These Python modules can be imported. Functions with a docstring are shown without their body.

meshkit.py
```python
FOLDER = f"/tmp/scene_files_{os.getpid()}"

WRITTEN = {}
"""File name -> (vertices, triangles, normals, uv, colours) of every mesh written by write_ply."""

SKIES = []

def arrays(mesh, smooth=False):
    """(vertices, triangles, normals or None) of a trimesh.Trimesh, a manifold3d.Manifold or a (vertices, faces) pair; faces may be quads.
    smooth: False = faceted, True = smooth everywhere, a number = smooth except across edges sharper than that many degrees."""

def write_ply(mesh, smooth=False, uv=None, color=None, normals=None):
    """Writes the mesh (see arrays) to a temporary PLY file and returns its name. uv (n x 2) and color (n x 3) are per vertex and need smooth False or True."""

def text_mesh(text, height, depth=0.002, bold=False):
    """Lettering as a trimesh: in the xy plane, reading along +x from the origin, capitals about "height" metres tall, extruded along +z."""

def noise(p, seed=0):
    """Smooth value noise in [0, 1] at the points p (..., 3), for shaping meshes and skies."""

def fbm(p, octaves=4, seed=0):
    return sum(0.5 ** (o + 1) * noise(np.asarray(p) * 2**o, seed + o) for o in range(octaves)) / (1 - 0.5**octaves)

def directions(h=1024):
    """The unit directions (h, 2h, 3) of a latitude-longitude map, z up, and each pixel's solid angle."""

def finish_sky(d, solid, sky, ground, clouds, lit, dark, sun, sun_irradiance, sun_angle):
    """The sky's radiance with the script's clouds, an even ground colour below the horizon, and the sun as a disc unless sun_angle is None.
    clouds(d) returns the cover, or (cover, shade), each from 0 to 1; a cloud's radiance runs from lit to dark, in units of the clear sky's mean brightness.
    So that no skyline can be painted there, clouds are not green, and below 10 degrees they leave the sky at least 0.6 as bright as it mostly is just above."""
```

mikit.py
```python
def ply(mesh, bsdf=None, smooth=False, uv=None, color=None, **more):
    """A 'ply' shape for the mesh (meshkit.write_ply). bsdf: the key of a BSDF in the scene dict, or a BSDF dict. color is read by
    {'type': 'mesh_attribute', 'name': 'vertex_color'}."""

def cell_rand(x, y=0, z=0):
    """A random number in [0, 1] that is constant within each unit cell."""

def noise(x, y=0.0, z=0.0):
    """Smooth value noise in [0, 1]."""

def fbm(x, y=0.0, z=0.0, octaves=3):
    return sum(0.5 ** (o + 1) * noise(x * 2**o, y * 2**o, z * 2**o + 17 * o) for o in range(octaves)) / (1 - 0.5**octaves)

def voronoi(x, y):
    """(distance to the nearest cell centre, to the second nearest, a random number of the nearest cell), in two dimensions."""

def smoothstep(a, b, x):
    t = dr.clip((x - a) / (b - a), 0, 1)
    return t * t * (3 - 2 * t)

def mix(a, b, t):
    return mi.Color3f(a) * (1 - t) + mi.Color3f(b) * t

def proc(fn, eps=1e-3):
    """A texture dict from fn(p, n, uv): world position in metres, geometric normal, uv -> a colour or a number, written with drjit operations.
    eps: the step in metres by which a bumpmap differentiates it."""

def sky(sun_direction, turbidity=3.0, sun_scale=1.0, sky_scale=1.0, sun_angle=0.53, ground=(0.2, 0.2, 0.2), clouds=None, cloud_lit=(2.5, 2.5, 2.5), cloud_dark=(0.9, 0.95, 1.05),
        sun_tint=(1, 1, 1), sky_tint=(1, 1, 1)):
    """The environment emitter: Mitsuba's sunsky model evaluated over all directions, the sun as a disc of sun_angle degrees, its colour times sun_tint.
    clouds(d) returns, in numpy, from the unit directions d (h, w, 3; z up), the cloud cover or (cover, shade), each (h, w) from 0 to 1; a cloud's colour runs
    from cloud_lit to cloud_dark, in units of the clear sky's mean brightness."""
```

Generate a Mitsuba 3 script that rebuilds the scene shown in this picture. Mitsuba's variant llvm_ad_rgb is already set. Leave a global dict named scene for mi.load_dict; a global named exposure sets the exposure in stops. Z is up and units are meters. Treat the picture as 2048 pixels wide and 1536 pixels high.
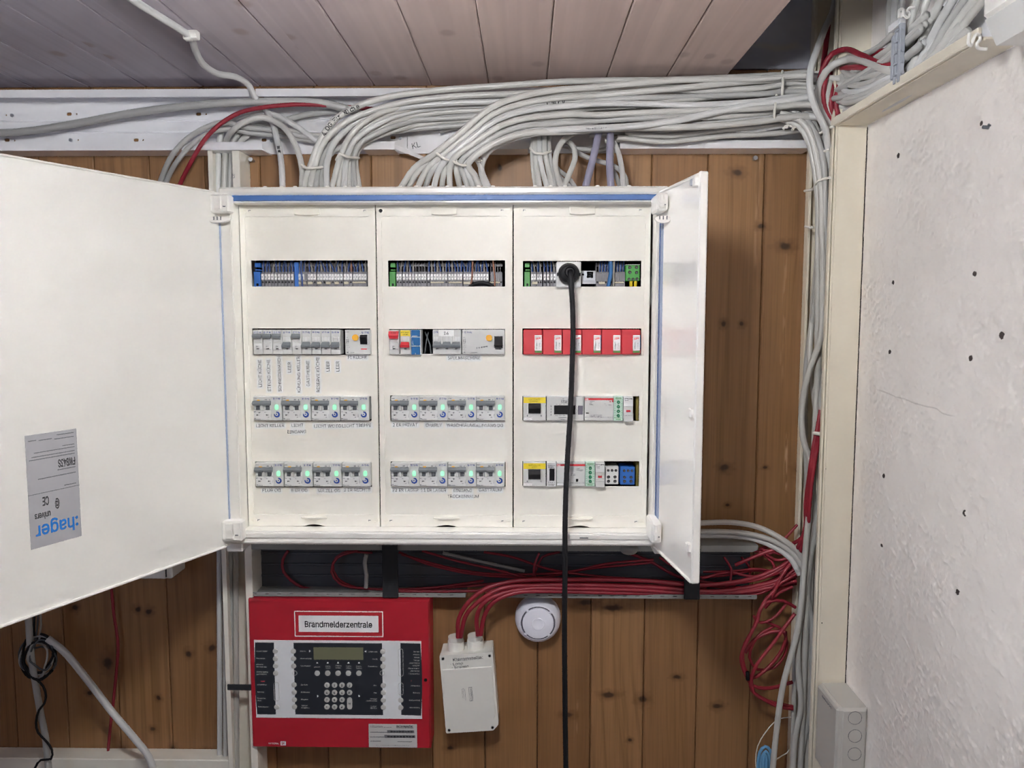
import math, random, numpy as np, trimesh, mitsuba as mi, drjit as dr, mikit, meshkit
from shapely.geometry import Polygon, box as sbox, Point
from shapely.ops import unary_union
T = mi.ScalarTransform4f
scene, labels, taken = {}, {}, {}
rng = random.Random(7)

# ---------------------------------------------------------------- camera, lamp, exposure
exposure = 2.54
FOCAL, YAW, PITCH = 1600.0, math.radians(-0.973), math.radians(-5.266)   # focal length in pixels of a 2048 x 1536 frame
CAM = np.array([0.0, -1.66, 1.6])
FWD = np.array([math.sin(YAW) * math.cos(PITCH), math.cos(YAW) * math.cos(PITCH), math.sin(PITCH)])
RGT = np.array([math.cos(YAW), -math.sin(YAW), 0.0])
UPV = np.cross(RGT, FWD)
scene['camera'] = {'type': 'perspective', 'fov': 2 * math.degrees(math.atan(1024 / FOCAL)), 'fov_axis': 'x', 'near_clip': 0.01, 'far_clip': 50.0,
                   'to_world': T().look_at(origin=CAM.tolist(), target=(CAM + FWD).tolist(), up=[0, 0, 1])}
LAMP, LAMP_R, LAMP_RADIANCE = (-0.10, -1.17, 1.95), 0.07, 34.0        # a glass globe under the ceiling, above and before the camera
FILL_LIGHT = (0.35, 0.40, 0.55)                                             # cool fill light from the added, unseen window of the left wall
ROOM_LEFT, ROOM_REAR = -1.9, -3.1

# ---------------------------------------------------------------- measuring: a pixel of the photograph to a point on a plane of the room
def ray(px, py):
    return FWD + RGT * ((px - 1024) / FOCAL) + UPV * ((768 - py) / FOCAL)
def at(px, py, y=0.0):
    v = ray(px, py); return CAM + v * ((y - CAM[1]) / v[1])
def atx(px, py, x):
    v = ray(px, py); return CAM + v * ((x - CAM[0]) / v[0])
def atz(px, py, z):
    v = ray(px, py); return CAM + v * ((z - CAM[2]) / v[2])

# ---------------------------------------------------------------- materials
def lin(c):
    c = np.asarray(c, float) / 255
    return np.where(c <= 0.04045, c / 12.92, ((c + 0.055) / 1.055) ** 2.4).tolist()
def mat(name, rgb, rough=0.5, metal=0.0, spec=0.5, **more):
    scene[name] = {'type': 'twosided', 'b': {'type': 'principled', 'base_color': {'type': 'rgb', 'value': lin(rgb)}, 'roughness': rough, 'metallic': metal, 'specular': spec, **more}}
def pmat(name, fn, rough=0.6, bump=None, bscale=0.001, eps=1e-3, spec=0.4):
    b = {'type': 'principled', 'base_color': mikit.proc(fn), 'roughness': rough, 'specular': spec}
    if bump: b = {'type': 'bumpmap', 'arbitrary': mikit.proc(bump, eps), 'scale': bscale, 'b': b}
    scene[name] = {'type': 'twosided', 'b': b}
for n, c, r in (('white_enamel', (238, 236, 230), .16), ('cover_plastic', (236, 233, 222), .45), ('white_plastic', (240, 238, 232), .3), ('frame_enamel', (236, 234, 226), .3),
                ('duct_white', (238, 238, 240), .3), ('duct_beige', (226, 219, 203), .4), ('duct_cream', (224, 220, 208), .4), ('blue_stripe', (46, 82, 134), .5), ('gasket_blue', (140, 152, 176), .7),
                ('gasket_dark', (74, 92, 132), .6), ('device_grey', (190, 191, 189), .45), ('device_white', (210, 211, 210), .4), ('toggle_grey', (98, 104, 108), .5), ('toggle_dark', (66, 71, 76), .5), ('black_plastic', (14, 15, 18), .45),
                ('dark_recess', (14, 15, 19), .8), ('red_plastic', (170, 42, 50), .45), ('red_dark', (150, 40, 50), .45), ('yellow', (214, 190, 44), .5), ('ochre_button', (208, 154, 44), .45), ('logo_blue', (28, 58, 128), .5),
                ('relay_blue', (40, 88, 136), .2), ('terminal_blue', (38, 88, 158), .45), ('terminal_green', (52, 122, 52), .45), ('terminal_grey', (104, 104, 108), .5), ('marker_white', (244, 244, 244), .4),
                ('bridge_beige', (176, 170, 150), .5), ('wire_blue', (26, 54, 106), .5), ('wire_grey', (116, 112, 106), .5), ('wire_brown', (112, 72, 54), .5), ('olive', (116, 106, 50), .5),
                ('paper', (232, 234, 232), .7), ('ink', (28, 28, 32), .7), ('ink_grey', (90, 92, 96), .7), ('ink_blue', (26, 96, 166), .6), ('ink_red', (214, 50, 60), .6), ('ink_violet', (70, 76, 130), .6),
                ('cable_grey', (178, 177, 173), .4), ('cable_light', (193, 193, 192), .4), ('cable_mid', (158, 158, 156), .42), ('cable_violet', (126, 124, 142), .35), ('cable_red', (128, 34, 46), .45), ('cable_black', (16, 17, 20), .5),
                ('tie_white', (216, 214, 206), .5), ('comb_grey', (138, 142, 150), .5), ('alarm_red', (160, 34, 46), .4), ('field_dark', (30, 35, 42), .5), ('plate_light', (224, 226, 228), .4), ('button_grey', (186, 186, 182), .5),
                ('display', (104, 106, 84), .25), ('sticker_silver', (190, 190, 188), .5), ('box_grey', (222, 221, 214), .5), ('detector_white', (236, 236, 246), .35), ('shaft_dark', (74, 76, 84), .8),
                ('tray_grey', (128, 130, 128), .5), ('tray_dark', (62, 66, 72), .55), ('strap_black', (26, 30, 34), .8), ('label_silver', (144, 144, 148), .5), ('mint', (176, 200, 186), .45), ('knob_green', (24, 96, 66), .4),
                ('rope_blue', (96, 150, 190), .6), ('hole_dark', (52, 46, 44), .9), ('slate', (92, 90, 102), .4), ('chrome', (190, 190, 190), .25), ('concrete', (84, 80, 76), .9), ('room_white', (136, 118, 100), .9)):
    mat(n, c, r)
mat('black_plastic', (14, 15, 18), .55, spec=.2)
mat('cable_black', (18, 19, 22), .6, spec=.2)
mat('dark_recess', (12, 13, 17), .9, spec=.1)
mat('box_mid', (178, 176, 171), .5)
mat('steel', (176, 180, 186), .35, 1.0)
mat('brass', (178, 140, 84), .4, 1.0)
scene['clear_plastic'] = {'type': 'twosided', 'b': {'type': 'principled', 'base_color': {'type': 'rgb', 'value': [.62, .62, .60]}, 'roughness': .2, 'specular': .5}}

J0 = at(187, 330)[0]
PW = (at(1530, 330)[0] - J0) / 12                                # plank width of the wall, from its joints
JOINTS = [J0 + PW * i for i in range(-10, 14)]
KNOTS = [(1475, 345, 13, 9), (1570, 492, 16, 9), (1523, 452, 9, 7), (1447, 648, 7, 9), (1483, 648, 6, 6), (1449, 935, 12, 9), (1640, 700, 5, 8), (848, 345, 12, 10), (832, 358, 8, 6), (150, 1215, 9, 8), (215, 1325, 12, 18), (276, 1219, 8, 8),
         (297, 1223, 9, 8), (377, 1308, 8, 9), (424, 1296, 10, 10), (180, 1386, 7, 6), (317, 1396, 6, 7), (306, 1458, 8, 6), (347, 1500, 9, 10), (415, 1505, 9, 10), (1135, 1430, 16, 7), (1218, 1390, 18, 8), (1285, 1398, 14, 10),
         (1435, 1412, 12, 8), (1354, 1354, 10, 6), (1455, 1010, 6, 5), (1172, 1205, 20, 8), (1225, 1216, 26, 9), (1000, 335, 5, 9), (1260, 1480, 6, 5), (900, 1496, 9, 6), (1600, 940, 14, 10), (1530, 935, 6, 4), (1620, 1120, 8, 6)]
KN = [(at(x, y)[0], at(x, y)[2], 1 / (a * .00104), 1 / (b * .00104)) for x, y, a, b in KNOTS]
STREAKS = [(at(x, y)[0], at(x, y)[2], h, a) for x, y, h, a in ((1512, 420, .14, .45), (1571, 925, .07, .8), (1152, 1440, .05, .35), (1566, 630, .16, .3))]   # pale scuffs
def wood_wall(p, n, uv):
    i = dr.floor((p.x - JOINTS[0]) / PW)
    r1, r2 = mikit.cell_rand(i, 3), mikit.cell_rand(i, 9)
    bend = mikit.noise(p.x * 9 + r1 * 40, p.z * 2.2, r2 * 30)
    g = mikit.fbm(p.x * 95 + bend * 5 + r1 * 99, p.z * 2.6, r2 * 50, 3)
    f = mikit.fbm(p.x * 420, p.z * 9, 3.0, 2)
    c = mikit.mix(lin((123, 90, 59)), lin((139, 105, 71)), r1)
    c = mikit.mix(c, mi.Color3f(lin((101, 70, 44))), mikit.smoothstep(.46, .8, g) * .55)
    c = c * (0.88 + 0.24 * f)
    for sx_, sz_, hz_, aw_ in STREAKS:
        q = (1 - mikit.smoothstep(.0, .006, dr.abs(p.x - sx_ - .004 * mikit.noise(p.z * 22)))) * (1 - mikit.smoothstep(hz_ * .6, hz_, dr.abs(p.z - sz_)))
        c = mikit.mix(c, mi.Color3f(lin((176, 146, 116))), q * aw_ * mikit.smoothstep(.3, .7, mikit.noise(p.x * 300, p.z * 40)))
    k = mi.Float(0); halo = mi.Float(0)
    wob = .75 + .5 * mikit.noise(p.x * 160, p.z * 160)
    for x, z, a, b in KN:
        d = dr.sqrt(dr.square((p.x - x) * a) + dr.square((p.z - z) * b)) * wob
        k = dr.maximum(k, 1 - mikit.smoothstep(.35, .95, d)); halo = dr.maximum(halo, 1 - mikit.smoothstep(.8, 2.2, d))
    c = mikit.mix(c, mi.Color3f(lin((90, 58, 36))), halo * .45)
    return mikit.mix(c, mi.Color3f(lin((48, 34, 27))), k * .88)
pmat('wood_wall', wood_wall, .5)
def wood_ceiling(p, n, uv):
    i = dr.floor((p.x + 3.0) / .1185)
    r1 = mikit.cell_rand(i, 5)
    g = mikit.fbm(p.x * 80 + r1 * 70, p.y * 2.4, r1 * 20, 3)
    c = mikit.mix(lin((162, 143, 138)), lin((173, 154, 147)), r1)
    c = mikit.mix(c, mi.Color3f(lin((162, 162, 176))), mikit.smoothstep(.0, -.75, p.x) * .75)  # bluish towards the left: cool light put into the board colour
    c = c * (.86 + .28 * g)
    vx, vz = p.x * 6.5 + r1 * 3, p.y * 5.0 + r1 * 11
    d, _, w = mikit.voronoi(vx, vz)
    d = dr.sqrt(d * d)
    k = (1 - mikit.smoothstep(.04, .11, d)) * dr.select(w > .55, 1.0, 0.0)
    return mikit.mix(c, mi.Color3f(lin((140, 122, 118))), k * .6)
pmat('wood_ceiling', wood_ceiling, .75)
def plaster(p, n, uv):
    s = mikit.fbm(p.y * 6, p.z * 6, 1.0, 3)
    c = mikit.mix(lin((214, 209, 204)), lin((232, 227, 222)), s)
    crack = 1 - mikit.smoothstep(.0, .002, dr.abs(p.z - 1.455 - .05 * (p.y + .35) + .004 * mikit.noise(p.y * 30)))
    crack = crack * mikit.smoothstep(-.50, -.47, p.y) * mikit.smoothstep(-.22, -.26, p.y)
    return mikit.mix(c, mi.Color3f(lin((170, 164, 158))), crack * .5)
pmat('plaster', plaster, .55)
def shaft(p, n, uv):
    s = mikit.fbm(p.x * 14, p.z * 30, p.y * 14, 3)
    band = (1 - mikit.smoothstep(.0, .012, dr.abs(p.z - 2.135 + .02 * s))) * mikit.smoothstep(.35, .6, s)
    c = mikit.mix(lin((172, 175, 188)), lin((196, 198, 206)), s)
    return mikit.mix(c, mi.Color3f(lin((206, 202, 190))), band * .6)
pmat('shaft', shaft, .9)
def aged_beige(p, n, uv):
    s = mikit.fbm(p.x * 30, p.y * 30, p.z * 5, 3)
    return mikit.mix(lin((208, 200, 183)), lin((220, 213, 197)), s)
pmat('duct_aged', aged_beige, .4)
def cover_tone(p, n, uv):
    s = mikit.fbm(p.x * 5, p.z * 5, 2.0, 2)
    return mikit.mix(lin((233, 230, 220)), lin((239, 237, 228)), s)
pmat('cover_panel', cover_tone, .55, spec=.18)

# ---------------------------------------------------------------- names and labels
def name_key(name, parent=None):
    k = f'{parent}__{name}' if parent else name
    n = taken.get(k, -1) + 1; taken[k] = n
    return k if n == 0 else f'{k}_{n:03d}'
def tag(k, label=None, cat=None, group=None, kind=None):
    d = labels.setdefault(k, {})
    for a, b in (('label', label), ('category', cat), ('group', group), ('kind', kind)):
        if b: d[a] = b
    return k
def thing(name, label, cat, group=None):
    return tag(name_key(name), label, cat, group)
def put(name, mesh, m, parent=None, smooth=False, label=None):
    k = name_key(name, parent)
    scene[k] = mikit.ply(cat(mesh), m, smooth)
    if label: tag(k, label)
    return k
CACHE = {}
def stamp(name, ident, make, m, parent, pos, smooth=False, label=None):      # a copy of a mesh made once, moved to pos
    if ident not in CACHE: CACHE[ident] = mikit.ply(cat(make()), m, smooth)
    k = name_key(name, parent)
    scene[k] = {**CACHE[ident], 'bsdf': {'type': 'ref', 'id': m}, 'to_world': T().translate([float(v) for v in pos])}
    if label: tag(k, label)
    return k
def struct(name, mesh, m, parent=None, smooth=False):
    k = put(name, mesh, m, parent, smooth)
    if not parent: tag(k, kind='structure')
    return k
ORD = 'first second third fourth fifth sixth seventh eighth ninth tenth eleventh twelfth thirteenth fourteenth fifteenth sixteenth seventeenth eighteenth nineteenth twentieth'.split()
def nth(i):
    if i < 20: return ORD[i]
    if i < 29: return 'twenty-' + ORD[i - 20]
    return 'thirtieth' if i == 29 else 'thirty-' + ORD[i - 30]

# ---------------------------------------------------------------- meshes
def cat(m):
    return trimesh.util.concatenate(m) if isinstance(m, (list, tuple)) else m
def cbox(x0, x1, y0, y1, z0, z1, c=0.0):
    x0, x1 = min(x0, x1), max(x0, x1); y0, y1 = min(y0, y1), max(y0, y1); z0, z1 = min(z0, z1), max(z0, z1)
    if c <= 0:
        b = trimesh.creation.box((x1 - x0, y1 - y0, z1 - z0)); b.apply_translation(((x0 + x1) / 2, (y0 + y1) / 2, (z0 + z1) / 2)); return b
    c = min(c, .49 * (x1 - x0), .49 * (y1 - y0), .49 * (z1 - z0))
    P = []
    for i, X in enumerate((x0, x1)):
        for j, Y in enumerate((y0, y1)):
            for k, Z in enumerate((z0, z1)):
                sx, sy, sz = (c, -c)[i], (c, -c)[j], (c, -c)[k]
                P += [(X, Y + sy, Z + sz), (X + sx, Y, Z + sz), (X + sx, Y + sy, Z)]
    return trimesh.convex.convex_hull(np.array(P))
def hull(P):
    return trimesh.convex.convex_hull(np.array(P, float))
def ext(poly, yf, yb):                         # polygon in (x, z), from the front yf (nearer the camera) to the back yb
    ms = []
    for g in getattr(poly, 'geoms', [poly]):
        m = trimesh.creation.extrude_polygon(g, abs(yb - yf), engine='earcut')
        v = m.vertices; m.vertices = np.c_[v[:, 0], yb - v[:, 2], v[:, 1]]; ms.append(m)
    return cat(ms)
def extz(poly, z0, z1):                        # polygon in (x, y), upright
    m = trimesh.creation.extrude_polygon(poly, z1 - z0, engine='earcut'); m.apply_translation((0, 0, z0)); return m
def extx(poly, x0, x1):                        # polygon in (y, z), along x
    m = trimesh.creation.extrude_polygon(poly, x1 - x0, engine='earcut'); v = m.vertices
    m.vertices = np.c_[v[:, 2] + x0, v[:, 0], v[:, 1]]; return m
def exty(poly, y0, y1):                        # polygon in (x, z), along y
    return ext(poly, y0, y1)
def rrect(x0, x1, z0, z1, r):
    return sbox(min(x0, x1) + r, min(z0, z1) + r, max(x0, x1) - r, max(z0, z1) - r).buffer(r, 4)
def disc(x, z, yf, yb, r, n=20):
    return ext(Point(x, z).buffer(r, max(2, n // 4)), yf, yb)
def lathe(profile, n=32):                      # (radius, height) about z
    return trimesh.creation.revolve(np.array(profile), sections=n)
def place(m, M):
    m = m.copy(); m.apply_transform(M); return m
def spline(P, step=.012):
    P = np.array(P, float); Q = np.vstack([2 * P[0] - P[1], P, 2 * P[-1] - P[-2]]); out = []
    for i in range(1, len(Q) - 2):
        p0, p1, p2, p3 = Q[i - 1:i + 3]
        n = max(2, int(np.linalg.norm(p2 - p1) / step))
        d1, d2, d0 = np.sqrt(np.linalg.norm(p2 - p1)) + 1e-6, np.sqrt(np.linalg.norm(p3 - p2)) + 1e-6, np.sqrt(np.linalg.norm(p1 - p0)) + 1e-6
        m1 = (p2 - p1) + d1 * ((p1 - p0) / d0 - (p2 - p0) / (d0 + d1)); m2 = (p2 - p1) + d1 * ((p3 - p2) / d2 - (p3 - p1) / (d1 + d2))
        for t in np.arange(n) / n:
            out.append((2 * t**3 - 3 * t**2 + 1) * p1 + (t**3 - 2 * t**2 + t) * m1 + (-2 * t**3 + 3 * t**2) * p2 + (t**3 - t**2) * m2)
    return np.array(out + [P[-1]])
def tube(P, r, n=10, flat=1.0, step=.012, sp=True):
    C = spline(P, step) if sp else np.array(P, float)
    tg = np.gradient(C, axis=0); tg /= np.linalg.norm(tg, axis=1, keepdims=True) + 1e-12
    u = np.cross(tg[0], [0.13, 1, 0.07]); u /= np.linalg.norm(u); U = []
    for t in tg:
        u = u - t * (u @ t); u /= np.linalg.norm(u); U.append(u)
    U = np.array(U); V = np.cross(tg, U); a = np.arange(n) * 2 * np.pi / n
    R = np.broadcast_to(np.asarray(r, float), (len(C),))[:, None, None]
    v = C[:, None] + R * (np.cos(a)[None, :, None] * U[:, None] + flat * np.sin(a)[None, :, None] * V[:, None])
    k = len(C); f = []
    i = np.arange(n); j = (i + 1) % n
    for s in range(k - 1):
        f.append(np.c_[s * n + i, s * n + j, (s + 1) * n + j]); f.append(np.c_[s * n + i, (s + 1) * n + j, (s + 1) * n + i])
    vv = np.vstack([v.reshape(-1, 3), C[:1], C[-1:]]); c0, c1 = k * n, k * n + 1
    f.append(np.c_[i * 0 + c0, j, i]); f.append(np.c_[i * 0 + c1, (k - 1) * n + i, (k - 1) * n + j])
    m = trimesh.Trimesh(vv, np.vstack(f), process=False)
    return m
TXT = {}
def text(s, h, x, z, y, rot=0.0, width=None, anchor='c', depth=.0004, bold=False, raw=False):
    """Lettering on an upright face at depth y, facing the camera; h capital height, (x, z) its middle."""
    if (s, bold) not in TXT:
        m = meshkit.text_mesh(s, 1.0, 0.1, bold); b = m.bounds; m.apply_translation((-(b[0, 0] + b[1, 0]) / 2, -.5, 0)); TXT[s, bold] = m
    m = TXT[s, bold].copy(); w = m.bounds[1, 0] - m.bounds[0, 0]
    sx = (width / w) if width else h
    v = m.vertices * [sx, h, depth / .1]
    if anchor == 'l': v[:, 0] -= v[:, 0].min()
    c, q = math.cos(rot), math.sin(rot)
    v = np.c_[v[:, 0] * c - v[:, 1] * q, v[:, 0] * q + v[:, 1] * c, v[:, 2]]
    m.vertices = v if raw else np.c_[v[:, 0] + x, y - v[:, 2], v[:, 1] + z]
    return m
# ================================================================ the room
CEIL, XR, XF, EDGE = 2.05, .627, .562, .388
w = name_key('wall_back'); tag(w, kind='structure')
for i in range(len(JOINTS) - 1):
    x0, x1 = JOINTS[i] + .0006, min(JOINTS[i + 1] - .0006, XR)
    if x1 - x0 > .01: put('plank', cbox(x0, x1, 0, .02, 0, CEIL + .03, .0022), 'wood_wall', w)
put('backing', cbox(ROOM_LEFT, XR, .02, .04, 0, CEIL, 0), 'hole_dark', w)
c = name_key('ceiling'); tag(c, kind='structure')
CJ = [EDGE - .1156 * i for i in range(0, 21)]
for i in range(20):
    put('plank', cbox(CJ[i + 1] + .0006, CJ[i] - .0006, ROOM_REAR, -.004, CEIL, CEIL + .018, .002), 'wood_ceiling', c)
put('backing', cbox(ROOM_LEFT, EDGE - .004, ROOM_REAR, .04, CEIL + .018, CEIL + .03), 'hole_dark', c)
s = name_key('wall_shaft'); tag(s, kind='structure')
put('back_face', cbox(EDGE - .03, XR + .04, -.004, .04, CEIL + .03, 2.9), 'shaft', s)
put('side_face', cbox(EDGE - .03, EDGE - .01, ROOM_REAR, .0, CEIL + .03, 2.9), 'shaft', s)
put('top_face', cbox(EDGE - .03, XR + .04, ROOM_REAR, .0, 2.9, 2.92), 'shaft', s)
wr = name_key('wall_right'); tag(wr, kind='structure')
put('core', [cbox(XR + .003, XR + .06, ROOM_REAR, .04, 0, 2.9), cbox(XR, XR + .004, ROOM_REAR, -1.1, 0, 2.9), cbox(XR, XR + .004, -1.1, .04, 0, .66), cbox(XR, XR + .004, -1.1, .04, 1.97, 2.9), cbox(XR, XR + .004, -.14, .04, .66, 1.97)], 'plaster', wr)
yy, zz = np.meshgrid(np.arange(-1.1, -.1399, .0022), np.arange(.66, 1.9701, .0022), indexing='ij')
Pp = np.stack([yy, zz, yy * 0], -1)
st_ = meshkit.fbm(Pp * [120, 150, 1], 2, 4); st2 = meshkit.noise(Pp * [260, 300, 1] + 7, 9); st3 = meshkit.noise(Pp * [9, 9, 1], 2)
hh_ = np.clip((st_ - .46) * 3.2, 0, 1) ** 1.3 * .0014 * (.55 + .9 * st3) + st2 * .0009
edge = np.minimum.reduce([(yy + 1.1) / .01, (-.14 - yy) / .01, (zz - .66) / .01, (1.97 - zz) / .01]).clip(0, 1)
ni, nj = yy.shape; ii = np.arange(ni * nj).reshape(ni, nj)
q_ = np.c_[ii[:-1, :-1].ravel(), ii[:-1, 1:].ravel(), ii[1:, 1:].ravel(), ii[1:, :-1].ravel()]
pf_ = trimesh.Trimesh(np.c_[(XR + .0004 - hh_ * edge).ravel(), yy.ravel(), zz.ravel()], np.vstack([q_[:, [0, 1, 2]], q_[:, [0, 2, 3]]]), process=False)
if pf_.face_normals[:, 0].mean() > 0: pf_.invert()
put('plaster_face', pf_, 'plaster', wr, True)
struct('wall_left', cbox(ROOM_LEFT - .05, ROOM_LEFT, ROOM_REAR, .04, 0, CEIL + .03), 'room_white')
struct('wall_rear', cbox(ROOM_LEFT - .05, XR + .06, ROOM_REAR - .05, ROOM_REAR, 0, 2.9), 'room_white')
struct('floor', cbox(ROOM_LEFT - .05, XR + .06, ROOM_REAR - .05, .04, -.05, 0), 'concrete')
# the lamp of the room: a glass globe on the ceiling, above the upper edge of the photo
k = name_key('ceiling_lamp'); tag(k, 'white glass globe lamp on the ceiling boards above the photo', 'lamp')
LM = np.eye(4); LM[:3, 3] = LAMP
put('base', place(lathe([(0, CEIL - LAMP[2]), (.045, CEIL - LAMP[2]), (.045, CEIL - LAMP[2] - .03), (.030, .068), (0, .068)], 28), LM), 'white_enamel', k, 40)
gl = trimesh.creation.icosphere(3, LAMP_R); gl.apply_translation(LAMP)
tk = put('globe', gl, 'white_plastic', k, True)
scene[tk]['emitter'] = {'type': 'area', 'radiance': {'type': 'rgb', 'value': [LAMP_RADIANCE * v for v in (.99, 1.0, 1.01)]}}
# added window in the left wall, unseen: its glowing glass is a fill light
k = name_key('window_1'); tag(k, kind='structure')
WY0, WY1, WZ0, WZ1 = -2.5, -1.5, .9, 1.85
put('frame', [cbox(ROOM_LEFT, ROOM_LEFT + .05, a, b, c_, d, .004) for a, b, c_, d in ((WY0 - .06, WY0, WZ0 - .06, WZ1 + .06), (WY1, WY1 + .06, WZ0 - .06, WZ1 + .06), (WY0, WY1, WZ0 - .06, WZ0), (WY0, WY1, WZ1, WZ1 + .06), ((WY0 + WY1) / 2 - .03, (WY0 + WY1) / 2 + .03, WZ0, WZ1))], 'white_enamel', k)
pk = put('fill_pane', trimesh.Trimesh([(ROOM_LEFT + .012, WY0, WZ0), (ROOM_LEFT + .012, WY1, WZ0), (ROOM_LEFT + .012, WY1, WZ1), (ROOM_LEFT + .012, WY0, WZ1)], [(0, 1, 2), (0, 2, 3)], process=False), 'white_plastic', k)
scene[pk]['emitter'] = {'type': 'area', 'radiance': {'type': 'rgb', 'value': list(FILL_LIGHT)}}
# drill holes in the plaster of the right wall: dark plugs and chips
for i, (px, py, a, b) in enumerate(((1797, 311, 3, 6), (1950, 548, 4, 6), (1787, 565, 3, 5), (2004, 671, 5, 9), (1780, 704, 3, 5), (1942, 716, 4, 7), (1768, 952, 3, 6), (1930, 1026, 4, 8), (1764, 1091, 3, 4), (1917, 1185, 5, 8), (1964, 247, 4, 6))):
    P = atx(px, py, XR); s_ = (1.66 + P[1]) / 1600
    e = trimesh.creation.icosphere(2); ra, rb = a * s_ * 1.25, b * s_ * .8
    n = meshkit.noise(e.vertices * 2.3 + i * 7)[:, None]
    e.vertices = e.vertices * (.75 + .5 * n) * [.0012, ra * 1.3, rb] + [XR - .0004, P[1], P[2]]
    put('drill_hole', e, 'hole_dark', 'wall_right', True)
P = atx(1978, 255, XR)
put('wall_plug', [tube([P, P + [-.008, .001, .001]], .0024, 8), tube([P + [0, -.004, .0015], P + [-.004, -.005, .003]], .0014, 6)], 'toggle_dark', 'wall_right', True)
# screws left in the wood wall
for px, py, lab in ((508, 322, 'steel screw sticking out of the wood beside the left upright cable duct'), (1507, 319, 'steel screw sticking out of the wood above the right cabinet door')):
    P = at(px, py, 0)
    k = thing('wall_screw', lab, 'screw')
    put('shank', tube([P + [0, .01, 0], P + [0, -.016, 0]], .0026, 10), 'steel', k, True)
    put('head', tube([P + [-.001, -.012, .0], P + [-.001, -.019, 0]], .0044, 14), 'steel', k, 30)

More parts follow.
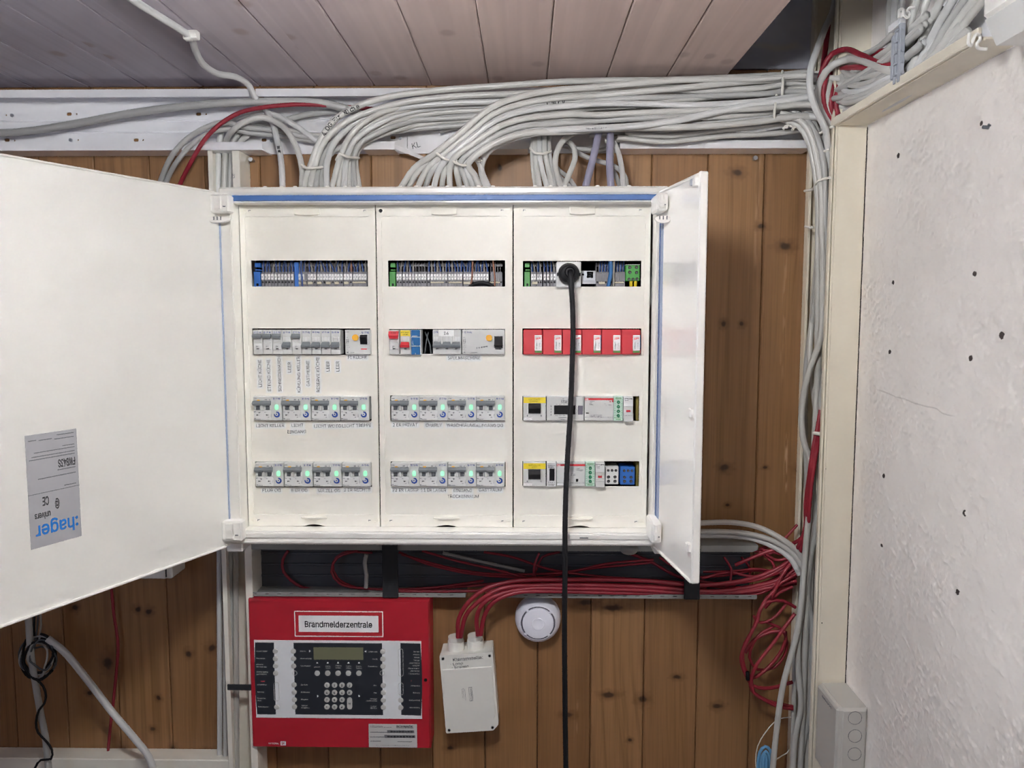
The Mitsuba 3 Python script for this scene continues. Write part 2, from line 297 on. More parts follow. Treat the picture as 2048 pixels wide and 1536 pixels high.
# ================================================================ cable ducts
DUCTY = -.06
k = thing('cable_duct', 'long white cable duct along the top of the wood wall behind the cable bundle', 'cable duct')
X0, X1, ZB, ZT = -1.6, XF - .005, 1.9165, 2.028
base = sbox(X0, ZB, X1, ZT)
holes = []
for px, py in ((138, 228), (397, 228), (14, 280), (272, 280), (528, 280), (786, 275)):
    P = at(px, py, -.004); holes.append(rrect(P[0] - .0055, P[0] + .0055, P[2] - .0033, P[2] + .0033, .003))
for px, py in ((12, 230), (153, 228), (412, 228), (29, 281), (156, 280), (286, 280)):
    P = at(px, py, -.004); holes.append(Point(P[0], P[2]).buffer(.0019))
put('base', ext(base.difference(unary_union(holes)), -.004, -.0015), 'duct_white', k)
for z in (at(0, 243, -.004)[2], at(0, 266, -.004)[2]):
    put('rib', cbox(X0, X1, -.0065, -.004, z - .002, z + .002, .0015), 'duct_white', k)
def upx(px, y=DUCTY): return at(px, 290, y)[0]
for a, b in ((X0, upx(501)), (upx(514), X1)):
    put('upper_lip', extx(Polygon([(-.0015, ZT), (-.0015, ZT + .003), (DUCTY, ZT + .003), (DUCTY, ZT - .012), (DUCTY + .003, ZT - .012), (DUCTY + .003, ZT)]), a, b), 'duct_white', k)
for a, b in ((X0, upx(524)), (upx(726), upx(789)), (upx(968), upx(1056)), (upx(1240), X1)):
    put('lower_lip', extx(Polygon([(-.0015, ZB), (-.0015, ZB - .0025), (DUCTY, ZB - .0025), (DUCTY, ZB + .013), (DUCTY + .003, ZB + .013), (DUCTY + .003, ZB)]), a, b), 'duct_white', k)
put('bent_flap', hull([(upx(789), DUCTY, ZB + .008), (upx(789), DUCTY, ZB - .001), (upx(789), DUCTY + .002, ZB + .008), (upx(850), -.02, ZB - .012), (upx(850), -.02, ZB - .020), (upx(850), -.018, ZB - .012)]), 'duct_white', k)
for px, py in ((24, 231), (141, 280), (543, 281), (800, 276)):
    P = at(px, py, -.006); put('screw', [disc(P[0], P[2], -.007, -.004, .0034), cbox(P[0] - .0022, P[0] + .0022, -.0074, -.006, P[2] - .0005, P[2] + .0005)], 'steel', k)
P = at(818, 284, -.006)
put('pencil_mark', [text('KL', .011, P[0] + .014, P[2] - .006, -.0041, .25), cbox(P[0] - .004, P[0] - .003, -.0045, -.004, P[2] - .012, P[2] + .012)], 'ink_grey', k)

k = thing('cable_duct', 'white upright cable duct behind the left edge of the cabinet, open over grey cables', 'cable duct')
LX0, LX1 = at(417, 340, DUCTY)[0], at(480, 340, DUCTY)[0]
for part, (a, b) in (('left_flange', (LX0, LX0 + .0022)), ('right_flange', (LX1 - .0022, LX1))):
    put(part, cbox(a, b, DUCTY, -.002, .3, ZB - .004, .0006), 'duct_cream', k)
put('front_lip', cbox(LX0, LX0 + .0095, DUCTY - .002, DUCTY, .3, ZB - .004, .0006), 'duct_cream', k)
put('front_lip', cbox(LX1 - .0145, LX1, DUCTY - .002, DUCTY, .3, ZB - .004, .0006), 'duct_cream', k)
put('base', cbox(LX0, LX1, -.004, -.001, .3, ZB - .004, .0006), 'duct_cream', k)
P = at(467, 352, DUCTY - .002)
put('lettering', text('CE', .005, P[0], P[2], DUCTY - .002, math.pi / 2), 'ink_grey', k)
z = at(478, 1373, DUCTY)[2]
tag(put('duct_strap', cbox(LX0 + .004, LX1 - .001, DUCTY - .0045, DUCTY - .002, z - .0065, z + .0065, .001), 'strap_black'), 'black strap holding the grey cables in the left upright duct beside the red alarm panel', 'strap')

k = thing('cable_duct', 'aged cream upright cable duct in the right corner, open at its side', 'cable duct')
YF = -.145; ZRJ = 1.934
put('front_flange', extz(Polygon([(XF + .011, YF), (XR - .0016, YF), (XR - .0016, YF + .003), (XF + .011, YF + .003)]), .3, 2.88), 'duct_aged', k)
put('front_groove', [cbox(XF, XF + .0045, YF - .0012, YF + .008, .3, 2.88, .001), cbox(XF + .0062, XF + .0108, YF - .0008, YF + .004, .3, 2.88, .0008)], 'duct_aged', k)
put('rear_flange', extz(Polygon([(XF + .010, -.0045), (XR, -.0045), (XR, -.0015), (XF + .010, -.0015)]), .3, 2.88), 'duct_aged', k)
put('rear_lip', cbox(XF + .004, XF + .010, -.022, -.0015, .3, 2.88, .001), 'duct_aged', k)
put('base', cbox(XR - .004, XR, YF, -.002, .3, 2.88), 'duct_aged', k)
put('gap_shade', cbox(XR - .0016, XR, YF - .0012, YF + .004, .3, ZRJ), 'hole_dark', k)  # dark strip painted in as the shadow of the gap beside the wall
for px, py in ((1660, 655), (1651, 938), (1644, 1246)):
    P = at(px, py, YF); put('drill_hole', disc(P[0], P[2], YF - .0003, YF, .0012, 8), 'hole_dark', k)

k = thing('cable_duct', 'cream cable duct along the top of the right plaster wall, holding thick grey cables', 'cable duct')
ZR, YE = 1.937, -.618
put('lower_flange', cbox(XF + .006, XR, YE, YF - .001, ZR, ZR + .0025, .0006), 'duct_aged', k)
put('front_lip', [cbox(XF, XF + .006, YE, YF - .001, ZR - .001, ZR + .014, .0012), cbox(XF + .007, XF + .011, YE, YF - .001, ZR - .0018, ZR + .001, .0008)], 'duct_aged', k)
put('base', cbox(XR - .003, XR, -1.0, YF - .001, ZR, ZR + .12, 0), 'duct_white', k)
# grey comb that keeps the cables in the duct, and two wire hooks
P = atx(1795, 110, XF); yc = P[1]
k = thing('cable_comb', 'grey plastic retaining comb across the open duct on the right wall', 'comb')
za, zb = ZR + .006, atx(1795, 52, XF)[2]
dx = XF + .002
put('bar', cbox(dx - .004, dx + .004, yc - .011, yc - .003, za, zb, .001), 'comb_grey', k)
put('bar', cbox(dx - .004, dx + .003, yc + .002, yc + .009, za, zb - .004, .001), 'comb_grey', k)
put('bar', cbox(dx - .003, dx + .003, yc + .013, yc + .021, za + .01, zb - .010, .001), 'comb_grey', k)
put('web', cbox(dx, dx + .005, yc - .008, yc + .018, za + .002, zb - .012, .001), 'comb_grey', k)
for j in range(5):
    z = za + .012 + (zb - za - .02) * j / 4
    put('tooth', [tube([(dx, yc - .016 + .001 * j, z), (dx, yc + .004, z + .001)], .0024, 8), cbox(dx - .006, dx + .001, yc - .006, yc + .006, z - .0016, z + .0016, .0006)], 'comb_grey', k, 30)
put('cap_strip', cbox(dx - .004, dx + .006, yc - .006, yc + .032, zb - .001, zb + .009, .001), 'duct_white', k)
for lab, (hx, hy), s_ in (('white bent wire hook on top of the grey cable comb', (1813, 26), atx(1813, 26, XF)[1]), ('white bent wire hook on the end of the right wall duct below the lamp', (1951, 82), atx(1951, 82, XF - .003)[1])):
    P = at(hx, hy, s_); q = .001 * (1.66 + s_) / 1.6
    pts = [(-14, 14), (-14, -6), (-9, -9), (-5, 2), (0, 12), (7, 10), (9, 2), (3, -4), (6, -12), (14, -14), (24, -14)]
    if hy < 50: pts = [(-15, -10), (-15, 4), (-9, 7), (-5, -4), (2, -9), (6, -2), (1, 5), (5, 9), (16, 11)]
    tag(put('wire_hook', tube([P + [a * q, -.002 + .0004 * i, b * q] for i, (a, b) in enumerate(pts)], .0021, 8, step=.002), 'white_plastic', None, True), lab, 'hook')
# wall lamp, switched off, at the upper right
k = thing('wall_lamp', 'white box lamp with clear cover, switched off, at the top of the right wall', 'lamp')
put('body', cbox(.5535, XR, -1.02, -.642, 1.951, 2.03, .004), 'white_enamel', k)
put('cover', hull([(.556, -.644, 1.950), (.556, -1.02, 1.950), (XR, -.644, 1.950), (XR, -1.02, 1.950), (.566, -.654, 1.917), (.566, -1.01, 1.917), (XR, -.654, 1.917), (XR, -1.01, 1.917)]), 'clear_plastic', k)
P = at(1975, 18, -.62); put('catch', cbox(.5515, .5545, -.670, -.655, 1.972, 1.977, .001), 'comb_grey', k)

# ================================================================ the cabinet
CX0, CX1, CZ0, CZ1, YFR, YP, YB = -.546, .252, 1.170, 1.8174, -.225, -.185, -.070
OX0, OX1, PZ0, PZ1 = -.5235, .2300, 1.194, 1.7905
cab = thing('distribution_cabinet', 'open white metal distribution cabinet with three cover panels and a blue stripe', 'electrical cabinet')
put('housing', [cbox(CX0 + .002, CX0 + .006, YP - .005, YB, CZ0 + .004, CZ1 - .003), cbox(CX1 - .006, CX1 - .002, YP - .005, YB, CZ0 + .004, CZ1 - .003), cbox(CX0 + .002, CX1 - .002, YP - .005, YB, CZ1 - .007, CZ1 - .003),
                cbox(CX0 + .002, CX1 - .002, YP - .005, YB, CZ0 + .004, CZ0 + .008), cbox(CX0 + .002, CX1 - .002, YB - .003, YB, CZ0 + .004, CZ1 - .003)], 'frame_enamel', cab)
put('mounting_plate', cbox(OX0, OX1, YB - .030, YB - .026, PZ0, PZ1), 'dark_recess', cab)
put('top_rail', [cbox(CX0, CX1, YFR - .002, YP, 1.8035, CZ1, .0035), cbox(OX0, OX1, YFR + .004, YP, 1.7905, 1.8035, 0)], 'white_enamel', cab)
put('blue_stripe', cbox(OX0 + .001, CX1 - .021, YFR, YFR + .006, 1.7935, 1.8030, .0008), 'blue_stripe', cab)
put('side_post', [cbox(CX0, OX0, YFR, YP, CZ0, 1.8035, .002)], 'frame_enamel', cab)
put('side_post', [cbox(OX1, CX1, YFR, YP, CZ0, 1.8035, .002)], 'frame_enamel', cab)
put('bottom_rail', [cbox(OX0, OX1, YFR + .006, YP, 1.178, PZ0 - .0005, .001), cbox(CX0 + .002, CX1 - .002, YFR - .001, YFR + .012, 1.1695, 1.1795, .0035), cbox(OX0 - .004, OX1 + .004, YFR + .001, YFR + .012, 1.181, 1.1905, .0015)], 'white_enamel', cab)
for px in (530, 563, 590, 655, 690, 715, 800, 832, 860, 895, 926, 957, 986, 1070, 1101, 1130, 1195, 1258):
    P = at(px, 369, -.2)
    stamp('peg', 'peg', lambda: [tube([(0, 0, -.004), (0, 0, .0035)], .003, 10), tube([(0, 0, .0022), (0, 0, .0050)], .0036, 10)], 'white_plastic', cab, (P[0], -.2, CZ1), 30)
for px, lab in ((1213, 1), ):
    P = at(px, 365, -.165); put('grommet', tube([(P[0], -.165, CZ1 - .003), (P[0], -.165, CZ1 + .004)], .017, 20), 'comb_grey', cab, 30)
for a, b in ((458, 490), (1306, 1334)):
    xa, xb = at(a, 1108, -.20)[0], at(b, 1108, -.20)[0]
    put('foot_cap', cbox(xa, xb, -.212, -.12, CZ0 - .019, CZ0 + .001, .002), 'white_plastic', cab)
P = at(1168, 1076, YFR); put('slot_mark', cbox(P[0] - .008, P[0] + .008, YFR - .0004, YFR + .002, P[2] - .0008, P[2] + .0008), 'ink_grey', cab)
SLOTS = {'A': ((502, 736, 521, 573), (504, 741, 657, 710), (507, 743, 792, 842), (510, 744, 923, 975)),
         'B': ((776, 1010, 521, 573), (778, 1010, 658, 708), (780, 1010, 791, 842), (781, 1011, 923, 974)),
         'C': ((1046, 1282, 522, 573), (1045, 1282, 657, 709), (1045, 1278, 792, 842), (1045, 1278, 922, 973))}
for i, q in enumerate('ABC'):
    x0, x1 = -.5225 + .2503 * i, -.5225 + .2503 * (i + 1) - .0021
    cx = (x0 + x1) / 2
    ho = []
    for a, b, c_, d in SLOTS[q]:
        P, Q = at(a, c_, YP), at(b, d, YP); ho.append(rrect(P[0], Q[0], P[2], Q[2], .0008))
    foot = sbox(x0, PZ0, x1, PZ1).difference(Point(cx, PZ0 - .052).buffer(.0555, 32).intersection(sbox(cx - .03, PZ0 - .01, cx + .03, PZ0 + .01)))
    pn = put('cover_panel', ext(foot.difference(unary_union(ho)), YP, YP + .003), 'cover_panel', cab)
    ring = foot.difference(rrect(x0 + .0095, x1 - .0095, PZ0 + .0225, PZ1 - .0205, .003))
    put('rim', ext(ring, YP - .0022, YP), 'cover_panel', pn)
    put('handle', hull([(cx + a, YP - .0022 - d_, PZ1 + z_) for a in (-.023, .023) for z_, d_ in ((-.002, .002), (-.0155, .005), (-.0155, .0), (-.002, 0))] + [(cx + .023 * math.cos(t), YP - .0062 - .004 * math.sin(t), PZ1 - .0185 + .0025 * (1 - math.sin(t))) for t in np.linspace(0, math.pi, 9)] + [(cx - .023, YP, PZ1 - .018), (cx + .023, YP, PZ1 - .018)]), 'cover_plastic', pn)
    arc = [(cx + .0245 * math.cos(t), PZ0 + .0165 + .012 * math.sin(t)) for t in np.linspace(math.pi, 2 * math.pi, 15)]
    put('handle', [ext(Polygon(arc + [(cx + .0245, PZ0 + .0185), (cx - .0245, PZ0 + .0185)]), YP - .0035, YP),
                   hull([(x_, YP - .0035 - .0075 * math.sin(t) * 1.0, z_) for t, x_ in ((t, cx + .0245 * math.cos(t)) for t in np.linspace(0, math.pi, 11)) for z_ in (PZ0 + .0165, PZ0 + .0185)])], 'cover_plastic', pn)
    for sx, sz in ((0, 1), (1, 1), (0, 0), (1, 0)):
        px_, pz_ = (x0 + .0085, x1 - .0085)[sx], (PZ0 + .011, PZ1 - .0105)[sz]
        if q == 'B' and (sx, sz) == (0, 1):
            put('screw_hole', [disc(px_, pz_, YP - .0026, YP - .002, .0034)], 'black_plastic', pn, label='empty black screw hole'); put('screw_collar', ext(Point(px_, pz_).buffer(.0058).difference(Point(px_, pz_).buffer(.0034)), YP - .0034, YP - .002), 'cover_plastic', pn); continue
        stamp('screw', 'coverscrew', lambda: [ext(Point(0, 0).buffer(.0060).difference(sbox(-.0038, -.00035, .0038, .00035)).difference(sbox(-.00035, -.0038, .00035, .0038)), -.0012, .001)], 'cover_plastic', pn, (px_, YP - .0024, pz_))
        d = .0105 * (1 - 2 * sx)
        stamp('screw_mark', 'screwmark', lambda: [cbox(-.0022, .0022, -.0003, .0001, -.0006, .0006), cbox(-.0022, -.0012, -.0003, .0001, -.002, .0006)], 'terminal_grey', pn, (px_ + d, YP - .0022, pz_ + .001))
# grey blue gasket strips beside the doors
put('gasket', cbox(CX0 + .001, CX0 + .0035, YFR - .004, YFR, 1.215, 1.762, .001), 'gasket_blue', cab)
# the doors
def door_frame(hx, hy, deg, right):
    a = math.radians(deg); s = 1 if right else -1
    d = np.array([s * math.sin(a), -math.cos(a), 0]); n = np.array([0, 0, 1.0])
    M = np.eye(4); M[:3, 0] = d; M[:3, 1] = np.cross(n, d); M[:3, 2] = n; M[:3, 3] = (hx, hy, 0); return M
ML = door_frame(-.545, -.228, 24.2, False); MR = door_frame(.2358, -.229, 8.3, True)
DZ0, DZ1 = 1.1685, 1.8075
# left door: inner face at local y = 0 looking towards +y
dl = put('door', [place(cbox(-.004, .535, -.0015, 0, DZ0, DZ1), ML), place(cbox(.010, .535, -.014, -.0015, DZ0 + .001, DZ0 + .003), ML), place(cbox(.010, .535, -.014, -.0015, DZ1 - .003, DZ1 - .001), ML)], 'white_enamel', cab, label='large left door, opened wide, seen from inside')
put('rim', [place(cbox(.010, .535, -.016, .0035, DZ1 - .002, DZ1 + .0012, .001), ML), place(cbox(.010, .535, -.016, .004, DZ0 - .001, DZ0 + .0025, .001), ML), place(cbox(.533, .537, -.016, .004, DZ0 - .001, DZ1 + .001, .001), ML)], 'white_enamel', dl)
def on_door(px, py, M):
    n, H = M[:3, 1], M[:3, 3]; v = ray(px, py); t = (n @ (H - CAM)) / (n @ v); P = CAM + v * t
    return (P - H) @ M[:3, 0], P[2]
cs = [on_door(*q, ML) for q in ((50, 872), (153, 857), (162, 1072), (61, 1100))]
ta, tb = (cs[0][0] + cs[3][0]) / 2, (cs[1][0] + cs[2][0]) / 2
za_, zb_ = (cs[2][1] + cs[3][1]) / 2, (cs[0][1] + cs[1][1]) / 2
put('rating_label', place(cbox(tb, ta, 0, .0006, za_, zb_), ML), 'label_silver', dl, label='silver rating label stuck on upside down')
def dtext(s, h, u, v, width=None, bold=False, m='ink'):
    """Printing on the upside-down label: u from its left (as printed) 0..1, v from its top (as printed) 0..1."""
    t = text(s, h, 0, 0, 0, 0, width, 'l', .0003, bold, raw=True)
    V = t.vertices; L = abs(ta - tb); Hh = zb_ - za_
    x = tb + u * L + V[:, 0]; z = za_ + v * Hh - V[:, 1]
    t.vertices = np.c_[x, .0006 + V[:, 2], z]
    return place(t, ML)
LW = abs(ta - tb)
put('lettering', [dtext(':hager', .019, .06, .135, LW * .84, True)], 'ink_blue', dl)
put('lettering', [dtext('univers', .009, .60, .275, LW * .30, True), dtext('FWB43S', .011, .06, .71, LW * .34, True), dtext('CE', .012, .62, .40, LW * .12, True), dtext('@', .012, .42, .345, LW * .08, True)], 'ink', dl)
put('lettering', [place(cbox(tb, ta, .0006, .001, za_ + (zb_ - za_) * .475, za_ + (zb_ - za_) * .48), ML)] +
    [place(cbox(tb + LW * a, tb + LW * b, .0006, .0009, za_ + (zb_ - za_) * v, za_ + (zb_ - za_) * v + .0013), ML) for a, b, v in ((.06, .3, .5), (.06, .8, .6), (.06, .42, .65), (.06, .95, .775), (.06, .9, .80), (.06, .85, .835), (.06, .3, .86), (.06, .45, .93), (.5, .75, .94), (.06, .4, .965), (.8, .95, .945))], 'ink_grey', dl)
# right door
def mr(*a, **k_): return place(cbox(*a, **k_), MR)
drr = put('door', [mr(.001, .196, 0, .009, DZ0 + .004, DZ1 - .002, c=.001)], 'white_enamel', cab, label='narrow right door standing out at a right angle')
put('rim', [mr(.190, .1985, -.002, .0118, DZ0, DZ1 + .002, c=.002), mr(.002, .194, -.0035, .0105, DZ0, DZ0 + .004, c=.001), mr(.002, .194, -.0035, .0105, DZ1 - .004, DZ1, c=.001)], 'white_enamel', drr)
put('gasket', mr(.002, .007, -.0014, .0002, 1.205, 1.755, c=.0005), 'gasket_dark', drr)
put('gasket', mr(.009, .022, -.0009, .0002, 1.205, 1.755, c=.0004), 'gasket_blue', drr)
for z in (1.795, 1.44, 1.225):
    put('catch', mr(.180, .191, -.0075, .001, z - .008, z + .008, c=.002), 'white_plastic', drr)
put('catch', mr(.165, .184, -.006, .001, DZ1 - .016, DZ1 - .006, c=.001), 'comb_grey', drr)
# hinges
def hinge(a, b, c_, d, y0, lab, crescent=None, blocks=()):
    P, Q = at(a, c_, y0), at(b, d, y0)
    h = put('hinge', [cbox(P[0], Q[0], y0, YFR + .002, Q[2], P[2], .003)] + [cbox(*q) for q in blocks], 'white_plastic', cab, label=lab)
    w_, t_ = Q[0] - P[0], P[2] - Q[2]
    put('pin_plate', [cbox(P[0] + w_ * .22, P[0] + w_ * .62, y0 - .004, y0, Q[2] + t_ * .15, Q[2] + t_ * .92, .0015), disc(P[0] + w_ * .42, Q[2] + t_ * .5, y0 - .0055, y0, .004)], 'white_plastic', h)
    put('slot', cbox(P[0] + w_ * .68, P[0] + w_ * .82, y0 - .0006, y0, Q[2] + t_ * .3, Q[2] + t_ * .36), 'terminal_grey', h)
    if crescent:
        u, v, r1, r2 = crescent; C = at(u, v, y0 + .004)
        pts = [(C[0] + r1 * math.cos(t), C[2] + r2 * math.sin(t) * (1 if t > math.pi else .55)) for t in np.linspace(0, 2 * math.pi, 24, endpoint=False)]
        put('latch', [ext(Polygon(pts), y0 + .001, y0 + .010)], 'white_plastic', h)
        put('latch_rib', [cbox(C[0] + dx_ - .001, C[0] + dx_ + .001, y0, y0 + .002, C[2] - .002, C[2] + .004) for dx_ in (-.006, 0, .006)], 'terminal_grey', h)
hinge(419, 458, 388, 425, YFR - .024, 'upper hinge of the large door', (436, 438, .021, .0065))
hinge(442, 484, 1043, 1084, YFR - .022, 'lower hinge of the large door')
hinge(1314, 1336, 385, 421, YFR - .062, 'upper hinge of the narrow door', (1326, 437, .014, .0075))
hinge(1303, 1323, 1046, 1088, YFR - .060, 'lower hinge of the narrow door')
# ================================================================ devices in the cover panels
YD = -.195                                        # the faces of the devices
def spot(px, py, y=YD):
    P = at(px, py, y); return P
def eaton(parent, x, z, y, wd=.0125, name='lettering'):
    stamp(name, ('eaton', wd), lambda: text('E\u00b7T\u00b7N', .0029, 0, 0, 0, 0, wd, bold=True), 'ink_violet', parent, (x, y, z))
def toggle_mesh(w_, up, dep=.0085, h_=.0085):
    zt, zb = h_ / 2, -h_ / 2; i = .0016
    if up: return hull([(i * .2, -dep * .55, zt), (w_ - i * .2, -dep * .55, zt), (0, -dep, zt - .0045), (w_, -dep, zt - .0045), (i, -dep * .8, zb), (w_ - i, -dep * .8, zb), (i, .001, zb + .001), (w_ - i, .001, zb + .001), (i, .001, zt), (w_ - i, .001, zt)])
    return hull([(i * 1.4, -dep * .35, zt + .0014), (w_ - i * 1.4, -dep * .35, zt + .0014), (0, -dep, zt - .005), (w_, -dep, zt - .005), (.0004, -dep * .8, zb), (w_ - .0004, -dep * .8, zb), (i, .001, zb), (w_ - i, .001, zb), (i, .001, zt), (w_ - i, .001, zt)])
def body_mesh(w_, h_=.045, c=.0007, dep=.028, step=True):
    m = [cbox(.0002, w_ - .0002, 0, dep, -h_ / 2, h_ / 2, c)]
    return m
def breaker_face(t, w_, n, up, x, z, tm, body='device_grey', ident=''):
    """The face of a breaker of n poles: toggle, windows, white plates, black marks."""
    q = w_ / n
    for i in range(n):
        o = x + q * i
        if up:
            stamp('window', ('winu', q), lambda: cbox(.0022, q - .0022, -.0008, .002, -.0031, .0031, .0006), 'device_white', t, (o, YD, z + .0033))
            stamp('marking_plate', ('mpl', q), lambda: ext(Polygon([(.0012, -.0062), (q - .0012, -.0062), (q - .0012, .0035), (q - .0035, .0055), (.0035, .0055), (.0012, .0035)]), -.0013, .001), 'device_white', t, (o, YD, z - .0078))
            stamp('marking', ('mk', q), lambda: [cbox(q * .36, q * .40, -.0003, 0, -.001, .0016), cbox(q * .44, q * .58, -.0003, 0, .0002, .0008), cbox(q * .36, q * .6, -.0003, 0, .0016, .0020)], 'ink_grey', t, (o, YD - .0013, z - .0088))
        else:
            stamp('window', ('wind', q), lambda: [cbox(.0022, q - .0022, -.0006, .002, -.0042, .0048, .0005), cbox(.0022, q - .0022, -.0003, .002, .0048, .0056)], 'device_white', t, (o, YD, z + .0056))
            stamp('window_bars', ('winb', q), lambda: [cbox(.0022, q - .0022, -.0009, 0, .0044, .0056), cbox(.0045, .0052, -.0008, 0, -.004, .004), cbox(q - .0062, q - .0056, -.0008, 0, -.004, .004)], 'button_grey', t, (o, YD, z + .0056))
        stamp('indicator_frame', ('indf', q), lambda: cbox(q * .5 - .0042, q * .5 + .0042, -.0015, .0005, -.0014, .0016, .0003), 'device_white', t, (o, YD, z - .0121))
        stamp('indicator', ('ind', q), lambda: cbox(q * .5 - .0024, q * .5 + .0024, -.0018, 0, -.0009, .0009, .0002), 'black_plastic', t, (o, YD, z - .0121))
        stamp('seam', ('seam', q), lambda: cbox(.0004, q - .0004, -.0001, .0005, -.0002, .0002), 'terminal_grey', t, (o, YD, z - .0142))
def mcb(px, py, up, lab, group, tcol='toggle_grey', w_=.01767, logo=True):
    P = spot(px, py); t = thing('circuit_breaker', lab, 'circuit breaker', group)
    stamp('body', ('mcb', w_), lambda: body_mesh(w_), 'device_grey', t, (P[0], YD, P[2]))
    breaker_face(t, w_, 1, up, P[0], P[2], tcol)
    stamp('toggle', ('tog', w_, up), lambda: toggle_mesh(w_ - .0008, up), tcol, t, (P[0] + .0002, YD, P[2] + (.0112 if up else -.0052)))
    if logo: eaton(t, P[0] + w_ * .5, P[2] + .0179, YD)
    return t, P
mcb_names = ['LICHT KÜCHE', 'STECKD KÜCHE', 'SCHNEIDEMASCH', 'LEER', 'KÜHLUNG KELLER', 'GASTHERME', 'RESERVE KÜCHE', 'LEER', 'LEER']
for i in range(9):
    up = i in (0, 1, 2, 4)
    nm = ['label reading ' + mcb_names[0], 'label reading ' + mcb_names[1], 'label reading ' + mcb_names[2], 'the first label reading LEER', 'label reading ' + mcb_names[4], 'label reading ' + mcb_names[5], 'label reading ' + mcb_names[6], 'the middle label reading LEER', 'the last label reading LEER'][i]
    mcb(506.2 + 19.45 * i, 684.3, up, f'grey single breaker, toggle {"up" if up else "down"}, above {nm}', 'nine single breakers in the left panel')
def rcd(px0, px1, py, lab, three):
    A, B = spot(px0, py), spot(px1, py); w_ = B[0] - A[0]; t = thing('residual_current_device', lab, 'residual current device')
    x, z = A[0], A[2]
    put('body', place(cat(body_mesh(w_)), T_(x, YD, z)), 'device_grey', t)
    u = lambda f: x + w_ * f
    bx = u(.42) if not three else u(.635)
    put('test_button', [disc(bx, z + (.0085 if not three else .0075), YD - .004, YD, .0058, 24), disc(bx, z + (.0085 if not three else .0075), YD - .0046, YD - .004, .0048, 24)], 'ochre_button', t)
    tx = u(.745) if not three else u(.855)
    zt, zb = (.0135, -.0035) if not three else (.0105, -.0105)
    hw = .0062 if not three else .0074
    put('toggle', [hull([(tx - hw, YD - .002, z + zt), (tx + hw, YD - .002, z + zt), (tx - hw, YD - .009, z + (zt if not three else zb) * .6 + .001), (tx + hw, YD - .009, z + (zt if not three else zb) * .6 + .001), (tx - hw, YD - .003, z + zb), (tx + hw, YD - .003, z + zb), (tx - hw, YD, z + zt), (tx + hw, YD, z + zt), (tx - hw, YD, z + zb), (tx + hw, YD, z + zb)])] + ([cbox(tx - hw - .001, tx + hw + .001, YD - .006, YD, z - .0065, z - .005, .0004)] if three else []), 'black_plastic', t)
    put('toggle_frame', [cbox(tx - hw - .002, tx - hw, YD - .001, YD, z + zb - .001, z + zt + .001, .0003), cbox(tx + hw, tx + hw + .002, YD - .001, YD, z + zb - .001, z + zt + .001, .0003)], 'device_white', t)
    put('indicator', cbox(tx - .006, tx + .005, YD - .0006, YD, z - .0135, z - .0118), 'ink_red' if not three else 'black_plastic', t)
    eaton(t, u(.80) if not three else u(.145), z + (.0175), YD, .0128)
    put('lettering', [text('xPole', .0018, x + .0045, z + .0185, YD, width=.007)] + [cbox(x + .002, x + .006 + .001 * (j % 3), YD - .0003, YD, z + .0085 - .0036 * j, z + .0089 - .0036 * j) for j in range(8)] + [cbox(x + .0025, x + .003, YD - .0003, YD, z - .002, z + .006), cbox(x + .0055, x + .006, YD - .0003, YD, z - .002, z + .006), cbox(u(.2), u(.36), YD - .0003, YD, z - .0195, z - .0186), cbox(x + .003, x + .006, YD - .0003, YD, z - .0198, z - .0182)], 'ink_grey', t)
    if three: put('wiring_sketch', [cbox(u(.34) + .002 * j, u(.34) + .0024 * j + .001, YD - .0003, YD, z - .0125 + .0004 * j, z - .0095 + .0003 * j) for j in range(0, 9, 2)], 'ink_grey', t)
def T_(x, y, z):
    M = np.eye(4); M[:3, 3] = (x, y, z); return M
rcd(690, 741, 684.3, 'residual current device, yellow button, black toggle, above the label FI KÜCHE', False)
rcd(924, 1009.5, 684, 'wide residual current device, yellow button, black toggle, right of the breaker marked 26', True)
